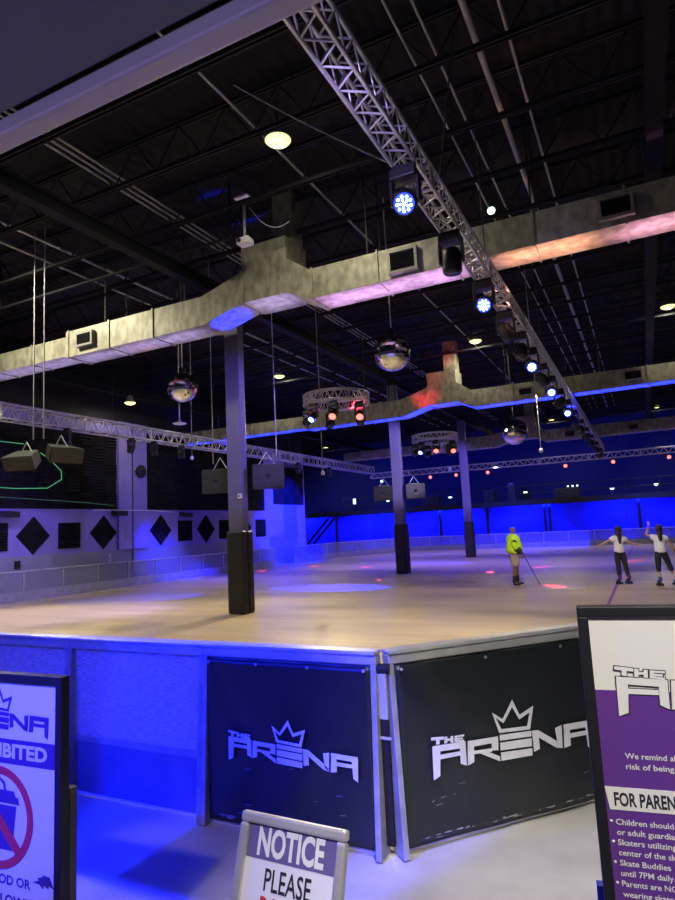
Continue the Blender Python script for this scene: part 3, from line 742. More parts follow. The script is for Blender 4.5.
def banner(L, loc, rz, lb, logo_x, logo_z, logo_w, seed):
    t = thing('banner', lb, 'banner', loc, rz, 'banners on the front barrier')
    random.seed(seed)
    nx, nz = 36, 24; m = MB(); x0, x1, z0, z1 = .037, L - .037, .03, 1.012
    ph = random.random() * 6
    vs = []
    for j in range(nz + 1):
        for i in range(nx + 1):
            u = i / nx; v = j / nz
            e = min(1, 4 * u) * min(1, 4 * (1 - u)) * min(1, 4 * (1 - v))
            y = -.009 * e * (math.sin(9 * u + 5 * v + ph) + .6 * math.sin(17 * u - 11 * v + ph))
            y += .013 * math.exp(-((u - .5 * (1 - v) - .02) / .05) ** 2) * v
            top = .004 * abs(math.sin(PI * u * 3)) if j == nz else 0
            vs.append((x0 + (x1 - x0) * u, y, z0 + (z1 - z0) * v - top))
    fs = [(j * (nx + 1) + i, j * (nx + 1) + i + 1, (j + 1) * (nx + 1) + i + 1, (j + 1) * (nx + 1) + i) for j in range(nz) for i in range(nx)]
    sh = m.add(vs, fs, Matrix.Translation((0, -.05, 0)), True).build('vinyl_sheet', M_banner, t, recalc=False)
    s = sh.modifiers.new('solid', 'SOLIDIFY'); s.thickness = .002; s.offset = 1
    g = MB(); logo(g, logo_w, Matrix.Translation((logo_x, -.073, logo_z)) @ UP)
    lo = g.build('arena_logo', M_print, t); lo['label'] = 'white crown and lettering print'
    for k in range(4):
        gx_ = x0 + .03 + (x1 - x0 - .06) * k / 3
        MB().lathe([(.004, 0), (.010, 0), (.010, .004), (.004, .004)], 10, Matrix.Translation((gx_, -.066, .99)) @ UP).build('grommet', M_rail, t)
    sc = MB()
    for k in range(26):
        u = random.random(); w = random.uniform(.01, .06); zz = .055 + random.uniform(0, .018)
        a = x0 + .05 + (x1 - x0 - .2) * u
        sc.prism([(a, zz), (a + w, zz + random.uniform(-.004, .004)), (a + w, zz + random.uniform(.004, .008)), (a, zz + .004)], 0, .001, Matrix.Translation((0, -.066, 0)) @ UP)
    for k in range(7):
        a = random.uniform(x0 + .1, x1 - .15); zz = random.uniform(.08, .4); w = random.uniform(.01, .05)
        sc.prism([(a, zz), (a + w, zz + .004), (a + w, zz + .006), (a, zz + .003)], 0, .001, Matrix.Translation((0, -.066, 0)) @ UP)
    sc.build('scuff_marks', M_scuff, t)['kind'] = 'stuff'
    return t
banner(1.235, (-2.70, 3.37, 0), 0, 'black banner with white arena logo left of the barrier corner, lit deep blue', .215, .385, .895, 4)
banner(1.85, RA, ANG, 'black banner with white arena logo right of the barrier corner', .225, .335, 1.17, 9)

# ------------------------------------------------------------------ text helper
_cache = {}
def text_mesh(s, bold=.0):
    cu = bpy.data.curves.new('lettering', 'FONT'); cu.body = s; cu.size = 1; cu.offset = bold; cu.extrude = 0; cu.resolution_u = 3
    cu.fill_mode = 'FRONT'
    ob = bpy.data.objects.new('lettering', cu); COL.objects.link(ob)
    dg = bpy.context.evaluated_depsgraph_get()
    me = bpy.data.meshes.new_from_object(ob.evaluated_get(dg))
    bpy.data.objects.remove(ob)
    return me
def cap():
    if 'c' not in _cache:
        me = text_mesh('H'); _cache['c'] = max(v.co.y for v in me.vertices)
    return _cache['c']
def text(s, h, x, z, parent, m, name='lettering', width=None, align='L', bold=.0, y=-.004, M=None, sx=1.0, label=None):
    """h cap height, (x,z) baseline start on the sign face"""
    me = text_mesh(s, bold)
    a = min(v.co.x for v in me.vertices); b = max(v.co.x for v in me.vertices)
    k = h / cap(); kx = k * sx if width is None else width / (b - a)
    w = (b - a) * kx
    ox = x - (w / 2 if align == 'C' else w if align == 'R' else 0)
    T = Matrix.Translation((ox - a * kx, y, z)) @ UP @ Matrix.Diagonal((kx, k, 1, 1))
    mb = MB().mesh(me, (M @ T) if M is not None else T)
    o = mb.build(name, m, parent, world=M is not None, recalc=False)
    return o

# ------------------------------------------------------------------ right sign
def frame_bars(m, W, H, b, y0, y1, M=None, z_top=0):
    m.box(0, W, y0, y1, z_top - b, z_top, M).box(0, W, y0, y1, z_top - H, z_top - H + b, M)
    m.box(0, b, y0, y1, z_top - H + b, z_top - b, M).box(W - b, W, y0, y1, z_top - H + b, z_top - b, M)
    return m
W, Hs, b = .655, .96, .0225
t = thing('sign_stand', 'tall black framed rules sign, purple and white poster, standing at the right', 'sign', (-.163, 1.522, 0), R(8.1))
ZT = 1.600
f = -.0012
frame_bars(MB(), W, Hs, b, -.010, .022, None, ZT).build('frame', M_sframe, t, bevel=.003)
MB().box(b, W - b, .004, .018, ZT - Hs + b, ZT - b).build('backing_board', M_sframe, t)
p = MB().box(b, W - b, 0, .004, ZT - Hs + b, ZT - b).build('poster', M_white, t)
MB().box(b, W - b, f, 0, ZT - .614, ZT - .182).build('purple_field', M_purple, p)['label'] = 'purple printed field'
MB().prism([(b, ZT - .384), (W - b, ZT - .384), (W - b, ZT - .4305), (b + .007, ZT - .4305)], 0, .0012, Matrix.Translation((0, f - .0002, 0)) @ UP).build('white_bar', M_white, p)
lw = .535
g = MB(); logo(g, lw, Matrix.Translation((.066, f - .0008, ZT - .249)) @ UP, .0006, .0035); g.build('logo_outline', M_ink, p)
g = MB(); logo(g, lw, Matrix.Translation((.066, f - .0016, ZT - .249)) @ UP, .0006); g.build('arena_logo', M_white, p)['label'] = 'white outlined crown and lettering print'
text('We remind all', .0112, .070, ZT - .3235, p, M_white, width=.102, bold=.012, y=f - .0012)
text('risk of being in', .0112, .070, ZT - .3455, p, M_white, width=.112, bold=.012, y=f - .0012)
text('FOR PARENTS', .026, .0395, ZT - .4215, p, M_ink, width=.146, bold=.03, y=f - .0018)
for k_, (s_, w_) in enumerate([('Children should', .112), ('or adult guardian', .120), ('Skaters utilizing', .113), ('center of the ska', .117), ('Skate Buddies', .098), ('until 7PM daily.', .104), ('Parents are NOT', .118), ('wearing skates', .104)]):
    z_ = ZT - (.4605 + .0206 * k_)
    text(s_, .0112, .0385, z_, p, M_white, width=w_, bold=.012, y=f - .0012)
    if k_ % 2 == 0: MB().lathe([(.001, 0), (.0032, 0), (.0032, .0006), (.001, .0006)], 10, Matrix.Translation((.0295, f - .0008, z_ + .006)) @ UP).build('bullet', M_white, p)
MB().box(W / 2 - .025, W / 2 + .025, .022, .06, .02, ZT - .1).build('upright', M_stand, t)
MB().box(W / 2 - .22, W / 2 + .22, -.13, .22, 0, .02).build('base_plate', M_sframe, t, bevel=.006)
MB().box(-.012, .03, .022, .045, ZT - .66, ZT - .602).build('corner_clip', mat('blue_lit_piece', (.02, .03, .45), .4), t)['label'] = 'blue-lit corner clip'  # blue light on this piece is put into its colour

# ------------------------------------------------------------------ left sign
W, Hs, b = .70, .97, .044
rz = R(2.9)
t = thing('sign_stand', 'black framed prohibition sign with crossed out drink cup standing at the left', 'sign', (-2.095 - W * math.cos(rz), 1.741 - W * math.sin(rz), 0), rz)
ZT = 1.281
frame_bars(MB(), W, Hs, b - .010, -.012, .03, None, ZT).build('frame', M_sframe, t, bevel=.003)
MB().box(b - .01, W - b + .01, .004, .026, ZT - Hs + b, ZT - b + .01).build('backing_board', M_sframe, t)
p = MB().box(b - .01, W - b + .01, 0, .004, ZT - Hs + b - .01, ZT - b + .01).build('poster', M_lwhite, t)
cxm = W - .348
g = MB(); logo(g, .545, Matrix.Translation((W - .078 - .545, f, ZT - .241)) @ UP, .0008); g.build('arena_logo', M_dpurple, p)['label'] = 'dark purple crown and lettering print'
MB().box(b - .01, W - b + .01, f, 0, ZT - .350, ZT - .256).build('purple_band', M_dpurple, p)
text('PROHIBITED', .050, cxm + .005, ZT - .325, p, M_lwhite, align='C', width=.52, bold=.04, y=f - .001)
cz = ZT - .555
ringm = MB(); n = 48; ro, ri = .193, .162
for i in range(n):
    a0 = 2 * PI * i / n; a1 = 2 * PI * (i + 1) / n
    ringm.prism([(ro * math.cos(a0), ro * math.sin(a0)), (ro * math.cos(a1), ro * math.sin(a1)), (ri * math.cos(a1), ri * math.sin(a1)), (ri * math.cos(a0), ri * math.sin(a0))], 0, .0008, Matrix.Translation((cxm, f - .0012, cz)) @ UP)
q = ri + .01; s2 = .014
ringm.prism([(-q * .707 - s2, q * .707 - s2), (q * .707 - s2, -q * .707 - s2), (q * .707 + s2, -q * .707 + s2), (-q * .707 + s2, q * .707 + s2)], 0, .0008, Matrix.Translation((cxm, f - .0024, cz)) @ UP)
ringm.build('prohibition_ring', M_red, p)['label'] = 'red circle with slash'
cup = MB(); T = Matrix.Translation((cxm + .025, f - .0004, cz)) @ UP
cup.prism([(-.075, .048), (.075, .048), (.055, -.118), (-.055, -.118)], 0, .0008, T)
cup.prism([(-.090, .056), (.090, .056), (.085, .082), (-.085, .082)], 0, .0008, T)
cup.prism([(-.070, .082), (.070, .082), (.060, .104), (-.060, .104)], 0, .0008, T)
cup.prism([(.004, .104), (.016, .104), (.010, .132), (-.002, .132)], 0, .0008, T).prism([(-.030, .147), (-.026, .156), (.010, .133), (.002, .124)], 0, .0008, T)
cup.build('drink_cup_print', M_dpurple, p)
text('FOOD OR', .032, W - .163, ZT - .797, p, M_dpurple, align='R', width=.245, bold=.03, y=f)
text('ALLOWED', .032, W - .125, ZT - .868, p, M_dpurple, align='R', width=.275, bold=.03, y=f)
T = Matrix.Translation((W - .098, f, ZT - .755)) @ UP
MB().prism([(-.055, -.012), (-.02, .0), (-.03, .006), (.0, .016), (-.005, .022), (.035, .018), (.055, -.02), (.03, -.012), (.028, -.024), (.005, -.014), (.0, -.028), (-.02, -.014)], 0, .0008, T).build('wing_mark', M_dpurple, p)
for x in (0, W - .042):
    MB().box(x, x + .042, .032, .07, .02, ZT - .425).build('upright', M_stand, t, bevel=.004)
MB().box(-.02, W + .02, -.12, .24, 0, .02).build('base_plate', M_sframe, t, bevel=.006)

# ------------------------------------------------------------------ notice sign
th = R(-1.5)
r = Vector((math.cos(th), math.sin(th), 0)); u = Vector((.038, .315, .948)); u = (u - r * u.dot(r)).normalized(); nrm = r.cross(u)
TL = Vector((-1.035, 1.438, 1.0725))
NM = Matrix(((r.x, -nrm.x, u.x, TL.x), (r.y, -nrm.y, u.y, TL.y), (r.z, -nrm.z, u.z, TL.z), (0, 0, 0, 1)))
W, Hs, b = .312, .42, .026
t = thing('notice_stand', 'small tilted silver framed notice sign on a pedestal before the left banner', 'sign', (-.88, 1.40, 0))
def bevelled(m, x0, x1, z0, z1, d=.016):   # rounded snap profile
    m.box(x0, x1, -d, .006, z0, z1, NM)
fm = MB()
frame_bars(fm, W, Hs, b, -.014, .010, NM)
fm.build('snap_frame', M_silver, t, world=True, bevel=.007, segs=3)
pp = MB().box(b * .8, W - b * .8, -.003, .006, -Hs + b * .8, -b * .8, NM).build('sheet', M_lwhite, t, world=True)
MB().box(b, W - b, -.0042, -.003, -b - .074, -b, NM).build('purple_band', M_lpurple, pp, world=True)
text('NOTICE', .058, W / 2, -b - .064, pp, M_white, align='C', width=.195, bold=.035, y=-.0052, M=NM)
text('PLEASE', .046, W / 2 + .002, -b - .137, pp, M_ink, align='C', width=.135, bold=.012, y=-.0042, M=NM)
text('DO NOT', .048, W / 2 + .002, -b - .198, pp, M_red, align='C', width=.145, bold=.012, y=-.0042, M=NM)
MB().tube((-.88, 1.40, .02), NM @ Vector((W / 2, .012, -.30)), .018, 12).build('pole', M_silver, t, world=True)
MB().lathe([(.16, 0), (.16, .012), (.04, .03), (.02, .05)], 24).build('base', M_silver, t)

# ------------------------------------------------------------------ people
def skin(name, nodes, edges, m, parent, sub=2, root=0, k=1.0, lift=0.0):
    """nodes: list of (x,y,z,rx,ry)"""
    me = bpy.data.meshes.new(name)
    me.from_pydata([(a[0] * k, a[1] * k, a[2] * k + lift) for a in nodes], edges, [])
    ob = bpy.data.objects.new(name, me); COL.objects.link(ob)
    md = ob.modifiers.new('skin', 'SKIN'); md.use_smooth_shade = True
    sv = me.skin_vertices[0].data
    for i, a in enumerate(nodes):
        sv[i].radius = (a[3] * k, (a[4] if len(a) > 4 else a[3]) * k); sv[i].use_root = (i == root)
    s = ob.modifiers.new('sub', 'SUBSURF'); s.levels = sub; s.render_levels = sub
    dg = bpy.context.evaluated_depsgraph_get()
    ne = bpy.data.meshes.new_from_object(ob.evaluated_get(dg))
    bpy.data.objects.remove(ob)
    ne.materials.clear(); ne.materials.append(m); ne.name = name
    o = bpy.data.objects.new(name, ne); COL.objects.link(o); o.parent = parent
    return o
def chain(nodes, edges, start, pts):
    prev = start
    for p in pts:
        nodes.append(p); edges.append((prev, len(nodes) - 1)); prev = len(nodes) - 1
    return prev
def hand(nodes, edges, wrist, d, palm_n):
    """palm and five bent fingers from wrist node index; d = direction of the hand, palm_n = palm normal"""
    w = Vector(nodes[wrist][:3]); d = Vector(d).normalized(); pn = Vector(palm_n); pn = (pn - d * pn.dot(d)).normalized(); side = d.cross(pn)
    c = w + d * .05
    pi = chain(nodes, edges, wrist, [(*c, .026, .022)])
    pe = chain(nodes, edges, pi, [(*(c + d * .035), .028, .018)])
    for off, ln in ((-.027, .062), (-.009, .075), (.009, .08), (.027, .072)):
        a = c + d * .05 + side * off; b2 = a + d * ln * .5 + pn * .006; e = b2 + d * ln * .42 + pn * .022
        chain(nodes, edges, pe, [(*a, .0095), (*b2, .0085), (*e, .007)])
    a = c - side * .03 + d * .005; b2 = a - side * .018 + d * .03 + pn * .008; e = b2 + d * .03 + pn * .012
    chain(nodes, edges, pi, [(*a, .011), (*b2, .0095), (*e, .008)])

def body(m, parent, k, lift, armL, armR, legL, legR, belly=.0, sx=1.0):
    """front is -Y, the person's right is -X. arms: shoulder..wrist points, legs: hip, knee, ankle, toe"""
    N = [(0, 0, .96, .15 * sx, .115), (0, -.01 - belly * .3, 1.10, (.135 + belly) * sx, .10 + belly), (0, 0, 1.26, .15 * sx, .11 + belly * .3), (0, .01, 1.40, .12 * sx, .085),
         (0, .01, 1.49, .058), (0, -.005, 1.545, .062, .068), (0, -.012, 1.60, .078, .092), (0, -.008, 1.665, .082, .098), (0, 0, 1.715, .058, .07)]
    E = [(0, 1), (1, 2), (2, 3), (3, 4), (4, 5), (5, 6), (6, 7), (7, 8)]
    for arm in (armL, armR):
        s, e, w, hd, pn = arm
        ml = tuple((Vector(s) + Vector(e)) / 2); mf = tuple(Vector(e).lerp(Vector(w), .35))
        l = chain(N, E, 3, [(*s, .058), (*ml, .048), (*e, .038), (*mf, .040), (*w, .026)])
        hand(N, E, l, hd, pn)
    for leg in (legL, legR):
        h, kn, an, toe = leg
        th = tuple(Vector(h).lerp(Vector(kn), .45)); ca = tuple(Vector(kn).lerp(Vector(an), .35))
        chain(N, E, 0, [(*h, .095), (*th, .082), (*kn, .056), (*ca, .056), (*an, .038), (*toe, .03)])
    return skin('body', N, E, m, parent, 2, 0, k, lift)
def head_bits(parent, k, lift, skinm, hairm=None):
    T = Matrix.Translation((0, 0, lift)) @ Matrix.Scale(k, 4)
    m = MB()
    for s in (-1, 1): m.ball((s * .033, -.098, 1.63), .011, 8, 6, M=T)
    m.build('eyes', M_ink, parent)
    MB().add([(-.014, -.10, 1.605), (.014, -.10, 1.605), (0, -.125, 1.608), (0, -.098, 1.65), (0, -.10, 1.597)], [(0, 2, 3), (2, 1, 3), (0, 4, 2), (4, 1, 2), (0, 3, 1), (0, 1, 4)], T).build('nose', skinm, parent)
    MB().ball((0, -.094, 1.577), .02, 10, 6, 1.1, .4, .3, M=T).build('mouth', M_red, parent)
    m = MB()
    for s in (-1, 1): m.ball((s * .083, .0, 1.625), .026, 10, 8, .4, .7, 1.1, M=T)
    m.build('ears', skinm, parent)

# guard in hi-vis jacket -------------------------------------------
H = 1.66; k = H / 1.75
t = thing('person', 'bearded person in a hi-vis yellow jacket and khaki shorts holding a stick on the rink', 'person', (-3.45, 18.0, .001), R(116))
aL = ((.19, .01, 1.41), (.27, .03, 1.13), (.17, -.17, .98), (-.3, -.6, -.5), (-1, 0, 0))
aR = ((-.19, .01, 1.41), (-.27, .05, 1.14), (-.24, -.12, .93), (0, -.35, -1), (1, 0, 0))
lL = ((.10, 0, .90), (.11, -.08, .50), (.11, -.07, .09), (.13, -.23, .03))
lR = ((-.10, 0, .90), (-.12, .04, .50), (-.12, .10, .09), (-.14, -.05, .03))
b_ = body(M_dskin, t, k, 0, aL, aR, lL, lR, .055, 1.1)
head_bits(b_, k, 0, M_dskin)
N = [(0, -.012, 1.57, .07, .085), (0, -.04, 1.545, .062, .07)]
skin('beard', N, [(0, 1)], M_beard, b_, 2, 0, k)
N = [(0, 0, .88, .24, .25), (0, -.03, 1.06, .255, .275), (0, -.01, 1.26, .24, .235), (0, .01, 1.41, .165, .13), (0, .01, 1.50, .085, .08)]
E = [(0, 1), (1, 2), (2, 3), (3, 4)]
for s, e, w, _, _ in (aL, aR):
    mid = Vector(e).lerp(Vector(w), .45)
    chain(N, E, 3, [(*s, .105), (*(Vector(s) + Vector(e)) * .5, .098), (*e, .082), (*mid, .07)])
jk = skin('jacket', N, E, M_hivis, t, 2, 0, k)
for z, rx, ry in ((1.02, .225, .21), (1.19, .218, .19)):
    MB().lathe([(1, -.022), (1.012, 0), (1, .022)], 28, Matrix.Translation((0, -.02 * k, z * k)) @ Matrix.Diagonal((rx * k, ry * k, 1, 1))).build('dark_band', M_blackc, jk)
for s, e, w, _, _ in (aL, aR):
    a = Vector(e).lerp(Vector(w), .4) * k; c = Vector(w) * k
    MB().tube(a, c, .066 * k, 12, .052 * k).build('dark_cuff', M_blackc, jk)
    m2 = (Vector(s) + Vector(e)) * .5 * k; d = (Vector(e) - Vector(s)).normalized()
    MB().tube(m2 - d * .03, m2 + d * .03, .088 * k, 14).build('dark_band', M_blackc, jk)
N = [(0, 0, .97, .17, .14), (0, 0, .90, .16, .14)]; E = [(0, 1)]
for h, kn, an, toe in (lL, lR): chain(N, E, 1, [(*h, .15), (*Vector(h).lerp(Vector(kn), .5), .145), (*Vector(h).lerp(Vector(kn), .98), .125)])
skin('shorts', N, E, M_khaki, t, 2, 0, k)
for h, kn, an, toe in (lL, lR):
    a = Vector(an)
    sh = skin('shoe', [(a.x, a.y + .03, .05, .045, .05), (a.x, a.y - .05, .045, .045, .045), (a.x * 1.08, a.y - .15, .035, .042, .033), (a.x * 1.1, a.y - .2, .03, .035, .025)], [(0, 1), (1, 2), (2, 3)], M_blackc, t, 2, 0, k)
    MB().tube(Vector(an) * k + Vector((0, 0, -.02)), Vector(kn).lerp(Vector(an), .55) * k, .046 * k, 12, .058 * k).build('sock', M_blackc, t)
# stick held in the right hand
W_ = wm(t)
p0 = W_ @ (Vector((-.245, -.16, 1.0)) * k); p1 = W_ @ (Vector((-.245, -.62, .0)) * k); p1.z = .012
st = thing('walking_stick', 'thin dark stick held by the hi-vis jacket person, tip on the floor', 'stick', (p1.x, p1.y, .001))
MB().tube(p1, p0, .013, 8).build('shaft', M_ink, st, world=True)
MB().tube(p0, p0 + (p0 - p1).normalized() * .12, .02, 8).build('grip', M_black, st, world=True)

# skaters ------------------------------------------------------------
def roller_skate(parent, an, k, lift, m):
    a = Vector(an) * k; z = .0
    s = skin('roller_skate', [(a.x, a.y + .02, lift + .17, .048), (a.x, a.y + .025, lift + .06, .05, .055), (a.x, a.y - .06, lift + .035, .045, .042), (a.x, a.y - .15, lift + .025, .038, .03)], [(0, 1), (1, 2), (2, 3)], m, parent, 2, 0)
    MB().box(a.x - .035, a.x + .035, a.y - .15, a.y + .06, .055, .075).build('plate', M_ink, s)
    for y in (a.y - .12, a.y + .035):
        for sx in (-1, 1):
            MB().tube((a.x + sx * .018, y, .031), (a.x + sx * .055, y, .031), .031, 14).build('wheel', M_whl, s)
    MB().tube((a.x, a.y - .19, .04), (a.x, a.y - .16, .06), .022, 10).build('toe_stop', M_whl, s)
def skater(name_lb, loc, rz, H, armL, armR, legL, legR, tee, skm, hair_len, capri):
    k = H / 1.75; lift = .075
    t = thing('person', name_lb, 'person', loc, rz)
    b_ = body(M_skin, t, k, lift, armL, armR, legL, legR, 0, .84)
    head_bits(b_, k, lift, M_skin)
    hm = MB(); T = Matrix.Translation((0, 0, lift)) @ Matrix.Scale(k, 4)
    hm.ball((0, .022, 1.665), .108, 18, 12, .98, 1.05, 1.12, M=T)
    for hx, hy, hz, hr_ in ((0, .05, 1.58, .10), (.004, .075, 1.49, .088), (.008, .105, 1.40, .07), (.012, .125, (1.40 + hair_len) / 2, .058), (.016, .13, hair_len, .04)):
        hm.ball((hx, hy, hz), hr_, 14, 10, 1, .62, 1.15, M=T)
    hm.build('hair', M_hair, b_)
    N = [(0, 0, .90, .19, .16), (0, 0, .97, .185, .155), (0, 0, 1.13, .168, .138), (0, 0, 1.28, .172, .14), (0, .01, 1.40, .135, .105), (0, .01, 1.455, .08, .075)]
    E = [(0, 1), (1, 2), (2, 3), (3, 4), (4, 5)]
    for s, e, w, _, _ in (armL, armR): chain(N, E, 4, [(*s, .088), (*Vector(s).lerp(Vector(e), .55), .092)])
    skin('t_shirt', N, E, tee, t, 2, 0, k, lift)
    N = [(0, 0, 1.12, .135, .115), (0, 0, .93, .17, .145)]; E = [(0, 1)]
    for h, kn, an, toe in (legL, legR):
        e = Vector(kn).lerp(Vector(an), .95 if not capri else .45)
        chain(N, E, 1, [(*h, .112), (*Vector(h).lerp(Vector(kn), .45), .104), (*kn, .080), (*Vector(kn).lerp(Vector(an), .3), .078), (*e, .060)])
    skin('leggings', N, E, M_blackc, t, 2, 0, k, lift)
    for h, kn, an, toe in (legL, legR):
        if capri:
            MB().tube(Vector(kn).lerp(Vector(an), .6) * k + Vector((0, 0, lift)), Vector(an) * k + Vector((0, 0, lift + .05)), .052 * k, 12, .046 * k).build('sock', M_sock, t)
        roller_skate(t, an, k, lift, skm)
    return t
skater('skater seen from behind with arms spread, pinkish shirt and black leggings', (-.72, 18.1, .001), R(204), 1.43,
       ((.16, .01, 1.39), (.42, .02, 1.27), (.66, .03, 1.15), (1, .1, -.35), (0, 0, -1)), ((-.16, .01, 1.39), (-.36, .04, 1.19), (-.58, .0, 1.16), (-1, -.1, .12), (0, 0, -1)),
       ((.09, 0, .91), (.08, -.02, .50), (.10, .02, .09), (.11, -.1, .04)), ((-.08, 0, .91), (-.15, -.03, .50), (-.20, .02, .09), (-.21, -.1, .04)), M_tee2, M_skp, 1.24, False)
skater('skater seen from behind with one arm raised, white shirt, pale socks and blue skates', (.24, 17.65, .001), R(200), 1.43,
       ((.16, .01, 1.40), (.37, -.03, 1.47), (.27, -.06, 1.72), (-.2, -.1, 1), (0, -1, 0)), ((-.16, .01, 1.39), (-.30, .04, 1.16), (-.43, -.04, .95), (-.5, -.2, -1), (1, 0, 0)),
       ((.09, 0, .91), (.11, -.02, .50), (.12, .03, .09), (.13, -.1, .04)), ((-.08, 0, .91), (-.22, -.03, .52), (-.36, .03, .10), (-.38, -.1, .04)), M_tee, M_skb, 1.30, True)

# ------------------------------------------------------------------ mezzanine fittings
t = thing('mezzanine_railing', 'dark railing along the upper floor above the blue wall', 'railing', (-6, 43.08, 3.14))
for z in (.45, .95): MB().tube((-15, 0, z), (17.5, 0, z), .03, 6).build('rail', M_girder, t)
for i in range(17):
    MB().tube((-15 + i * 2.0, 0, 0), (-15 + i * 2.0, 0, .95), .028, 6).build('post', M_girder, t)
for x, z, lb in ((-12.75, 3.72, 'pale glowing lamp on the upper floor left of the third column'), (-7.35, 3.72, 'pale glowing lamp on the upper floor above the hi-vis person'), (-1.81, 3.60, 'pale glowing lamp on the upper floor above the left skater'), (.78, 3.66, 'pale glowing lamp on the upper floor above the right skater')):
    t = thing('upper_floor_lamp', lb, 'lamp', (x, 44.3, 3.14), 0, 'upper floor lamps')
    MB().box(-.12, .12, -.12, .12, 0, .04).tube((0, 0, .04), (0, 0, z - 3.22), .03, 6).build('stand', M_black, t)
    MB().lathe([(.08, z - 3.22), (.13, z - 3.16), (.14, z - 3.10), (.001, z - 3.08)], 14).build('shade', M_wled, t)
for x, w, h, lb in ((-9.9, .7, .9, 'dark boxy cabinet on the upper floor right of the third column'), (-8.3, .45, 1.3, 'tall dark speaker box on the upper floor left of the pale lamp'), (-14.3, 1.2, .8, 'low dark counter on the upper floor behind the second column'), (-4.6, 1.6, .7, 'low dark table on the upper floor above the hi-vis person right side')):
    t = thing('upper_floor_cabinet', lb, 'cabinet', (x, 44.6, 3.14))
    MB().box(-w / 2, w / 2, -.3, .3, 0, h).build('body', M_fix, t, bevel=.02)
    MB().box(-w / 2 + .05, w / 2 - .05, -.32, -.3, .08, h - .08).build('front', M_black, t)
for k, (x, z) in enumerate(((-4.55, 3.45), (-4.25, 3.47), (-3.95, 3.45))):
    t = thing('table_lamp', 'tiny white light in a row of three on the upper floor table, ' + ORD[k] + ' from left', 'lamp', (x, 44.45, 3.84), 0, 'upper floor table lights')
    MB().tube((0, 0, 0), (0, 0, .05), .06, 10).build('base', M_black, t); MB().ball((0, 0, .1), .06, 10, 6).build('bulb', M_wled, t)
for k, x in enumerate((-20.2, -17.4)):
    t = thing('exit_lamp', 'small pale light over the upper floor at far left, ' + ORD[k] + ' from left', 'lamp', (x, 43.6, 3.14), 0, 'far left upper lights')
    MB().tube((0, 0, 0), (0, 0, .55), .03, 6).build('post', M_black, t); MB().box(-.09, .09, -.05, .05, .55, .95).build('diffuser', M_wled, t)
# stair
t = thing('metal_staircase', 'dark metal staircase climbing to the upper floor at the far left corner', 'staircase', (-24.6, 42.6, 0))
n = 14
for i in range(n): MB().box(i * .2, i * .2 + .26, -.5, .5, .19 * (i + 1) - .03, .19 * (i + 1)).build('tread', M_black, t)
for y in (-.52, .52):
    MB().hexa([(0, y - .03, 0), (.25, y - .03, 0), (0, y + .03, 0), (.25, y + .03, 0), (n * .2 - .1, y - .03, n * .19), (n * .2 + .15, y - .03, n * .19), (n * .2 - .1, y + .03, n * .19), (n * .2 + .15, y + .03, n * .19)]).build('stringer', M_black, t)
    m = MB().tube((.1, y, 1.0), (n * .2, y, n * .19 + 1.0), .03, 6).tube((.1, y, .1), (.1, y, 1.0), .025, 6).tube((n * .2, y, n * .19), (n * .2, y, n * .19 + 1), .025, 6).tube((n * .1, y, n * .095), (n * .1, y, n * .095 + 1), .025, 6)
    m.build('handrail', M_black, t)

# ------------------------------------------------------------------ lights
def area(loc, d, col, w, size, shape='DISK', sy=None, spread=PI):
    L = bpy.data.lights.new('area_light', 'AREA'); L.energy = w; L.color = col; L.shape = shape; L.size = size
    if sy: L.size_y = sy
    L.spread = spread
    o = bpy.data.objects.new('area_light', L); COL.objects.link(o); o.location = loc; face(o, d); return o
def spot(loc, tgt, col, w, ang, blend=.3, r=.05):
    L = bpy.data.lights.new('spot_light', 'SPOT'); L.energy = w; L.color = col; L.spot_size = R(ang); L.spot_blend = blend; L.shadow_soft_size = r
    o = bpy.data.objects.new('spot_light', L); COL.objects.link(o); o.location = loc; face(o, Vector(tgt) - Vector(loc)); return o
WARM = (1, .90, .66)
for i, (x, y, lb) in enumerate(BAYS):
    z = 8.2 if i != 3 else 7.1
    area((x, y, z - .06), (0, 0, -1), WARM, {0: 150, 3: 60, 8: 620, 1: 170, 2: 170, 4: 200}.get(i, 300), .5)
BLUE = (.004, .012, 1); PURP = (.26, .18, 1)
# blue wash on the wall under the upper floor
for x in (-25, -19, -13, -7, -1, 5):
    area((x, 43.15, 2.74), (0, .8, -.75), BLUE, 260, 3.0, 'RECTANGLE', .12)
# lilac wash on the left wall from the truss fixtures
for y in (10.5, 13.2, 17, 22.2, 27.5):
    spot((-15.8, y, 4.9), (-18.9, y + .5, 2.4), PURP, 1000, 110, .8)
spot((-15.8, 22.2, 4.9), (-18.9, 24.5, 1.2), BLUE, 6000, 70, 1)
spot((-15.8, 30.5, 4.9), (-19.2, 31, 2.2), BLUE, 9000, 90, .7)
spot((-15.8, 17.5, 4.9), (-18.6, 20.5, .8), BLUE, 6000, 34, 1)
# added lilac spots tinting the far half of the rink
for x, y in ((-12, 27.4), (-8.4, 27.4), (-4, 24.9), (-1.9, 33), (-14, 36), (-8, 38), (-1.9, 20.4), (-14, 20)):
    spot((x, y, 5.2), (x, y + 1, 0), PURP, 1500, 120, .9)
# added warm white spots brightening the near half of the rink
for a, tg in (((-8.4, 16.2, 5.3), (-8.5, 9, 0)), ((-1.9, 11, 5.0), (-3.5, 8.0, 0)), ((-15.8, 12.5, 5.0), (-13.5, 9.5, 0)), ((-1.9, 15.5, 5.0), (-2.5, 14.5, 0)), ((-8.4, 16.5, 5.3), (-9, 15, 0))):
    spot(a, tg, (1, .88, .62), 480 if tg[1] > 12 else 1250, 105, .9)
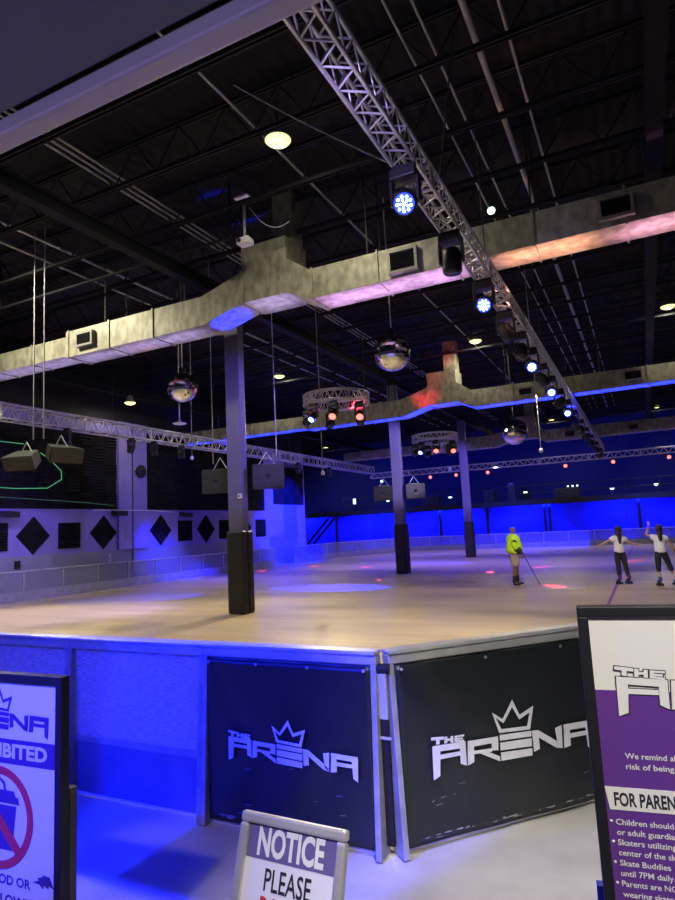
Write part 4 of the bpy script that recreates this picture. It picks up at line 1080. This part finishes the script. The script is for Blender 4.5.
# blue beams on the floor
for a, tg, w, an in (((-1.88, 16.7, 4.8), (-8.75, 17.4, 0), 28000, 16), ((-1.88, 24.9, 4.8), (-8.8, 28.3, 0), 24000, 14), ((-8.4, 17.2, 5.2), (-14, 14.6, 0), 7000, 20), ((-8.4, 17.2, 5.2), (-16.4, 21.5, 0), 13000, 15), ((-1.88, 36.4, 4.8), (-6, 41.8, .4), 9000, 40)):
    spot(a, tg, BLUE, w, an, .12)
for x in (-18, -9, 0): spot((x, 38.6, 5.0), (x, 47.7, 5.2), (.03, .06, 1), 2200, 100, .9)  # added blue spots that brighten the upper back wall
# red specks
for tg in ((-9.6, 12.35, 0), (-16.7, 25.1, 0), (-15.4, 28, 0), (-11.9, 26.5, 0), (-8.4, 19.9, 0), (-3.8, 24.7, 0), (-.67, 27.1, 0), (-2.4, 17.7, 0), (-5.2, 22.6, 0)):
    spot((-8.42 + random.uniform(-1, 1), 27.4 if tg[1] < 24 else 17.2, 5.2), tg, (1, .06, .14), 70000, 2.2, .5)
# blue wash over the front left: fixture on the lobby ceiling and one on the long truss
spot((-2.9, -1.2, 3.6), (-2.45, 3.3, .5), BLUE, 3300, 27, .25)
spot((-5.2, -.6, 3.8), (-4.4, 3.3, .4), BLUE, 1300, 34, .4)
spot((-1.95, 5.6, 4.8), (-2.9, 3.3, 1.0), BLUE, 3200, 34, .5)
spot((-4.6, 8.2, 5.5), (-3.6, 3.2, .4), BLUE, 1500, 36, .5)
# unseen lilac strip and spot, added to light the lobby beam and truss end
area((-4.5, 2.3, 5.42), (0, 1, .02), (.60, .48, 1), 12, 9, 'RECTANGLE', .1, spread=R(150))
spot((-1.9, 3.32, 5.3), (-1.9, 9, 5.75), (.5, .38, 1), 240, 34, .9)
# added spots: white on the people, purple on the floor and columns
spot((-1.9, 11.6, 4.85), (-.15, 17.9, .9), (1, .93, .95), 1150, 24, .9)
spot((-1.9, 11.6, 4.85), (-3.4, 18.0, .9), (1, .95, .9), 1300, 18, .9)
spot((-8.4, 16.6, 5.3), (-13.5, 10.8, 0), PURP, 6000, 34, .9)
spot((-1.9, 9.2, 4.8), (-8.5, 11.9, 4.2), (.32, .22, 1), 2600, 34, .7)
spot((-1.9, 16.7, 4.8), (-8.5, 22.5, 4.2), (.62, .52, 1), 6500, 24, .7)
spot((-1.9, 24.9, 4.8), (-8.5, 32.7, 4.2), (.32, .22, 1), 8000, 24, .7)
spot((-6.2, -.6, 3.8), (-2.0, 2.4, 0), BLUE, 1000, 60, .8)  # unseen blue fill lamp, added over the lobby floor
# added fixtureless strips and spots that colour the ducts and mirror ball
spot((-7.75, 10.6, 2.6), (-7.6, 10.56, 6.4), BLUE, 9000, 15, .6)
for x, L_, c_, w_ in ((-11.9, 7.0, (.42, .34, 1), 62), (-6.5, .9, (.55, .42, 1), 14), (-3.8, 3.0, (.72, .36, 1), 58), (-1.1, 1.5, (1, .42, .30), 34), (1.6, 3.0, (1, .42, .72), 52)):
    area((x, 10.56, 5.3), (0, 0, 1), c_, w_ * .5, L_, 'RECTANGLE', .08, spread=R(54))
spot((-8.5, 17.2, 5.4), (-6.3, 21.4, 7.0), (1, .04, .07), 1500, 30, .5)
spot((-9.0, 15, 5.2), (-10.0, 12.1, 5.7), (1, .1, .15), 900, 20, .5)
area((-13.2, 21.95, 5.3), (0, -.12, 1), BLUE, 420, 10.4, 'RECTANGLE', .08, spread=R(60))
area((-1.1, 21.95, 5.3), (0, -.12, 1), BLUE, 420, 8.0, 'RECTANGLE', .08, spread=R(60))
area((-6.6, 21.95, 5.3), (0, -.12, 1), BLUE, 160, 2.6, 'RECTANGLE', .08, spread=R(60))
# unseen lamps added under the lobby ceiling for signs, banner, floor and soffit
spot((.5, .3, 4.0), (-.75, 3.9, .9), (1, .95, .86), 420, 34, .8, .1)
spot((-.5, 1.5, 4.1), (-.6, 2.75, 0), (1, .94, .86), 430, 46, .8, .15)
spot((.9, -.5, 4.05), (.15, 1.55, 1.2), (1, .94, .84), 640, 42, .7, .15)
spot((-1.6, -.9, 4.05), (-2.3, 1.7, 1.0), (1, .84, .90), 230, 15, .6, .08)
spot((-.9, -.4, 4.05), (-.9, 1.5, .9), (.9, .85, 1), 110, 13, .7, .15)
area((-2.5, -2.6, 4.1), (0, 0, -1), (1, .86, .62), 7, .6)

Wd = bpy.data.worlds.new('dim_air'); SC.world = Wd; Wd.use_nodes = True
Wd.node_tree.nodes['Background'].inputs['Color'].default_value = (.3, .3, .6, 1); Wd.node_tree.nodes['Background'].inputs['Strength'].default_value = .02

# ------------------------------------------------------------------ camera
cd = bpy.data.cameras.new('camera'); cam = bpy.data.objects.new('camera', cd); COL.objects.link(cam)
cd.sensor_fit = 'HORIZONTAL'; cd.sensor_width = 36; cd.lens = 614.3 / 675 * 36; cd.clip_end = 200; cd.clip_start = .05
yaw, pit, rol = R(26.2), R(7.35), R(2.82)
fw = Vector((-math.sin(yaw) * math.cos(pit), math.cos(yaw) * math.cos(pit), math.sin(pit)))
rt = Vector((math.cos(yaw), math.sin(yaw), 0)); up = rt.cross(fw)
r2 = rt * math.cos(rol) - up * math.sin(rol); u2 = up * math.cos(rol) + rt * math.sin(rol)
Mc = Matrix((r2, u2, -fw)).transposed().to_4x4(); Mc.translation = (0, 0, 1.8)
cam.matrix_world = Mc
SC.camera = cam
SC.view_settings.view_transform = 'Standard'; SC.view_settings.look = 'None'; SC.view_settings.gamma = 1; SC.view_settings.exposure = 0
SC.view_settings.use_curve_mapping = False
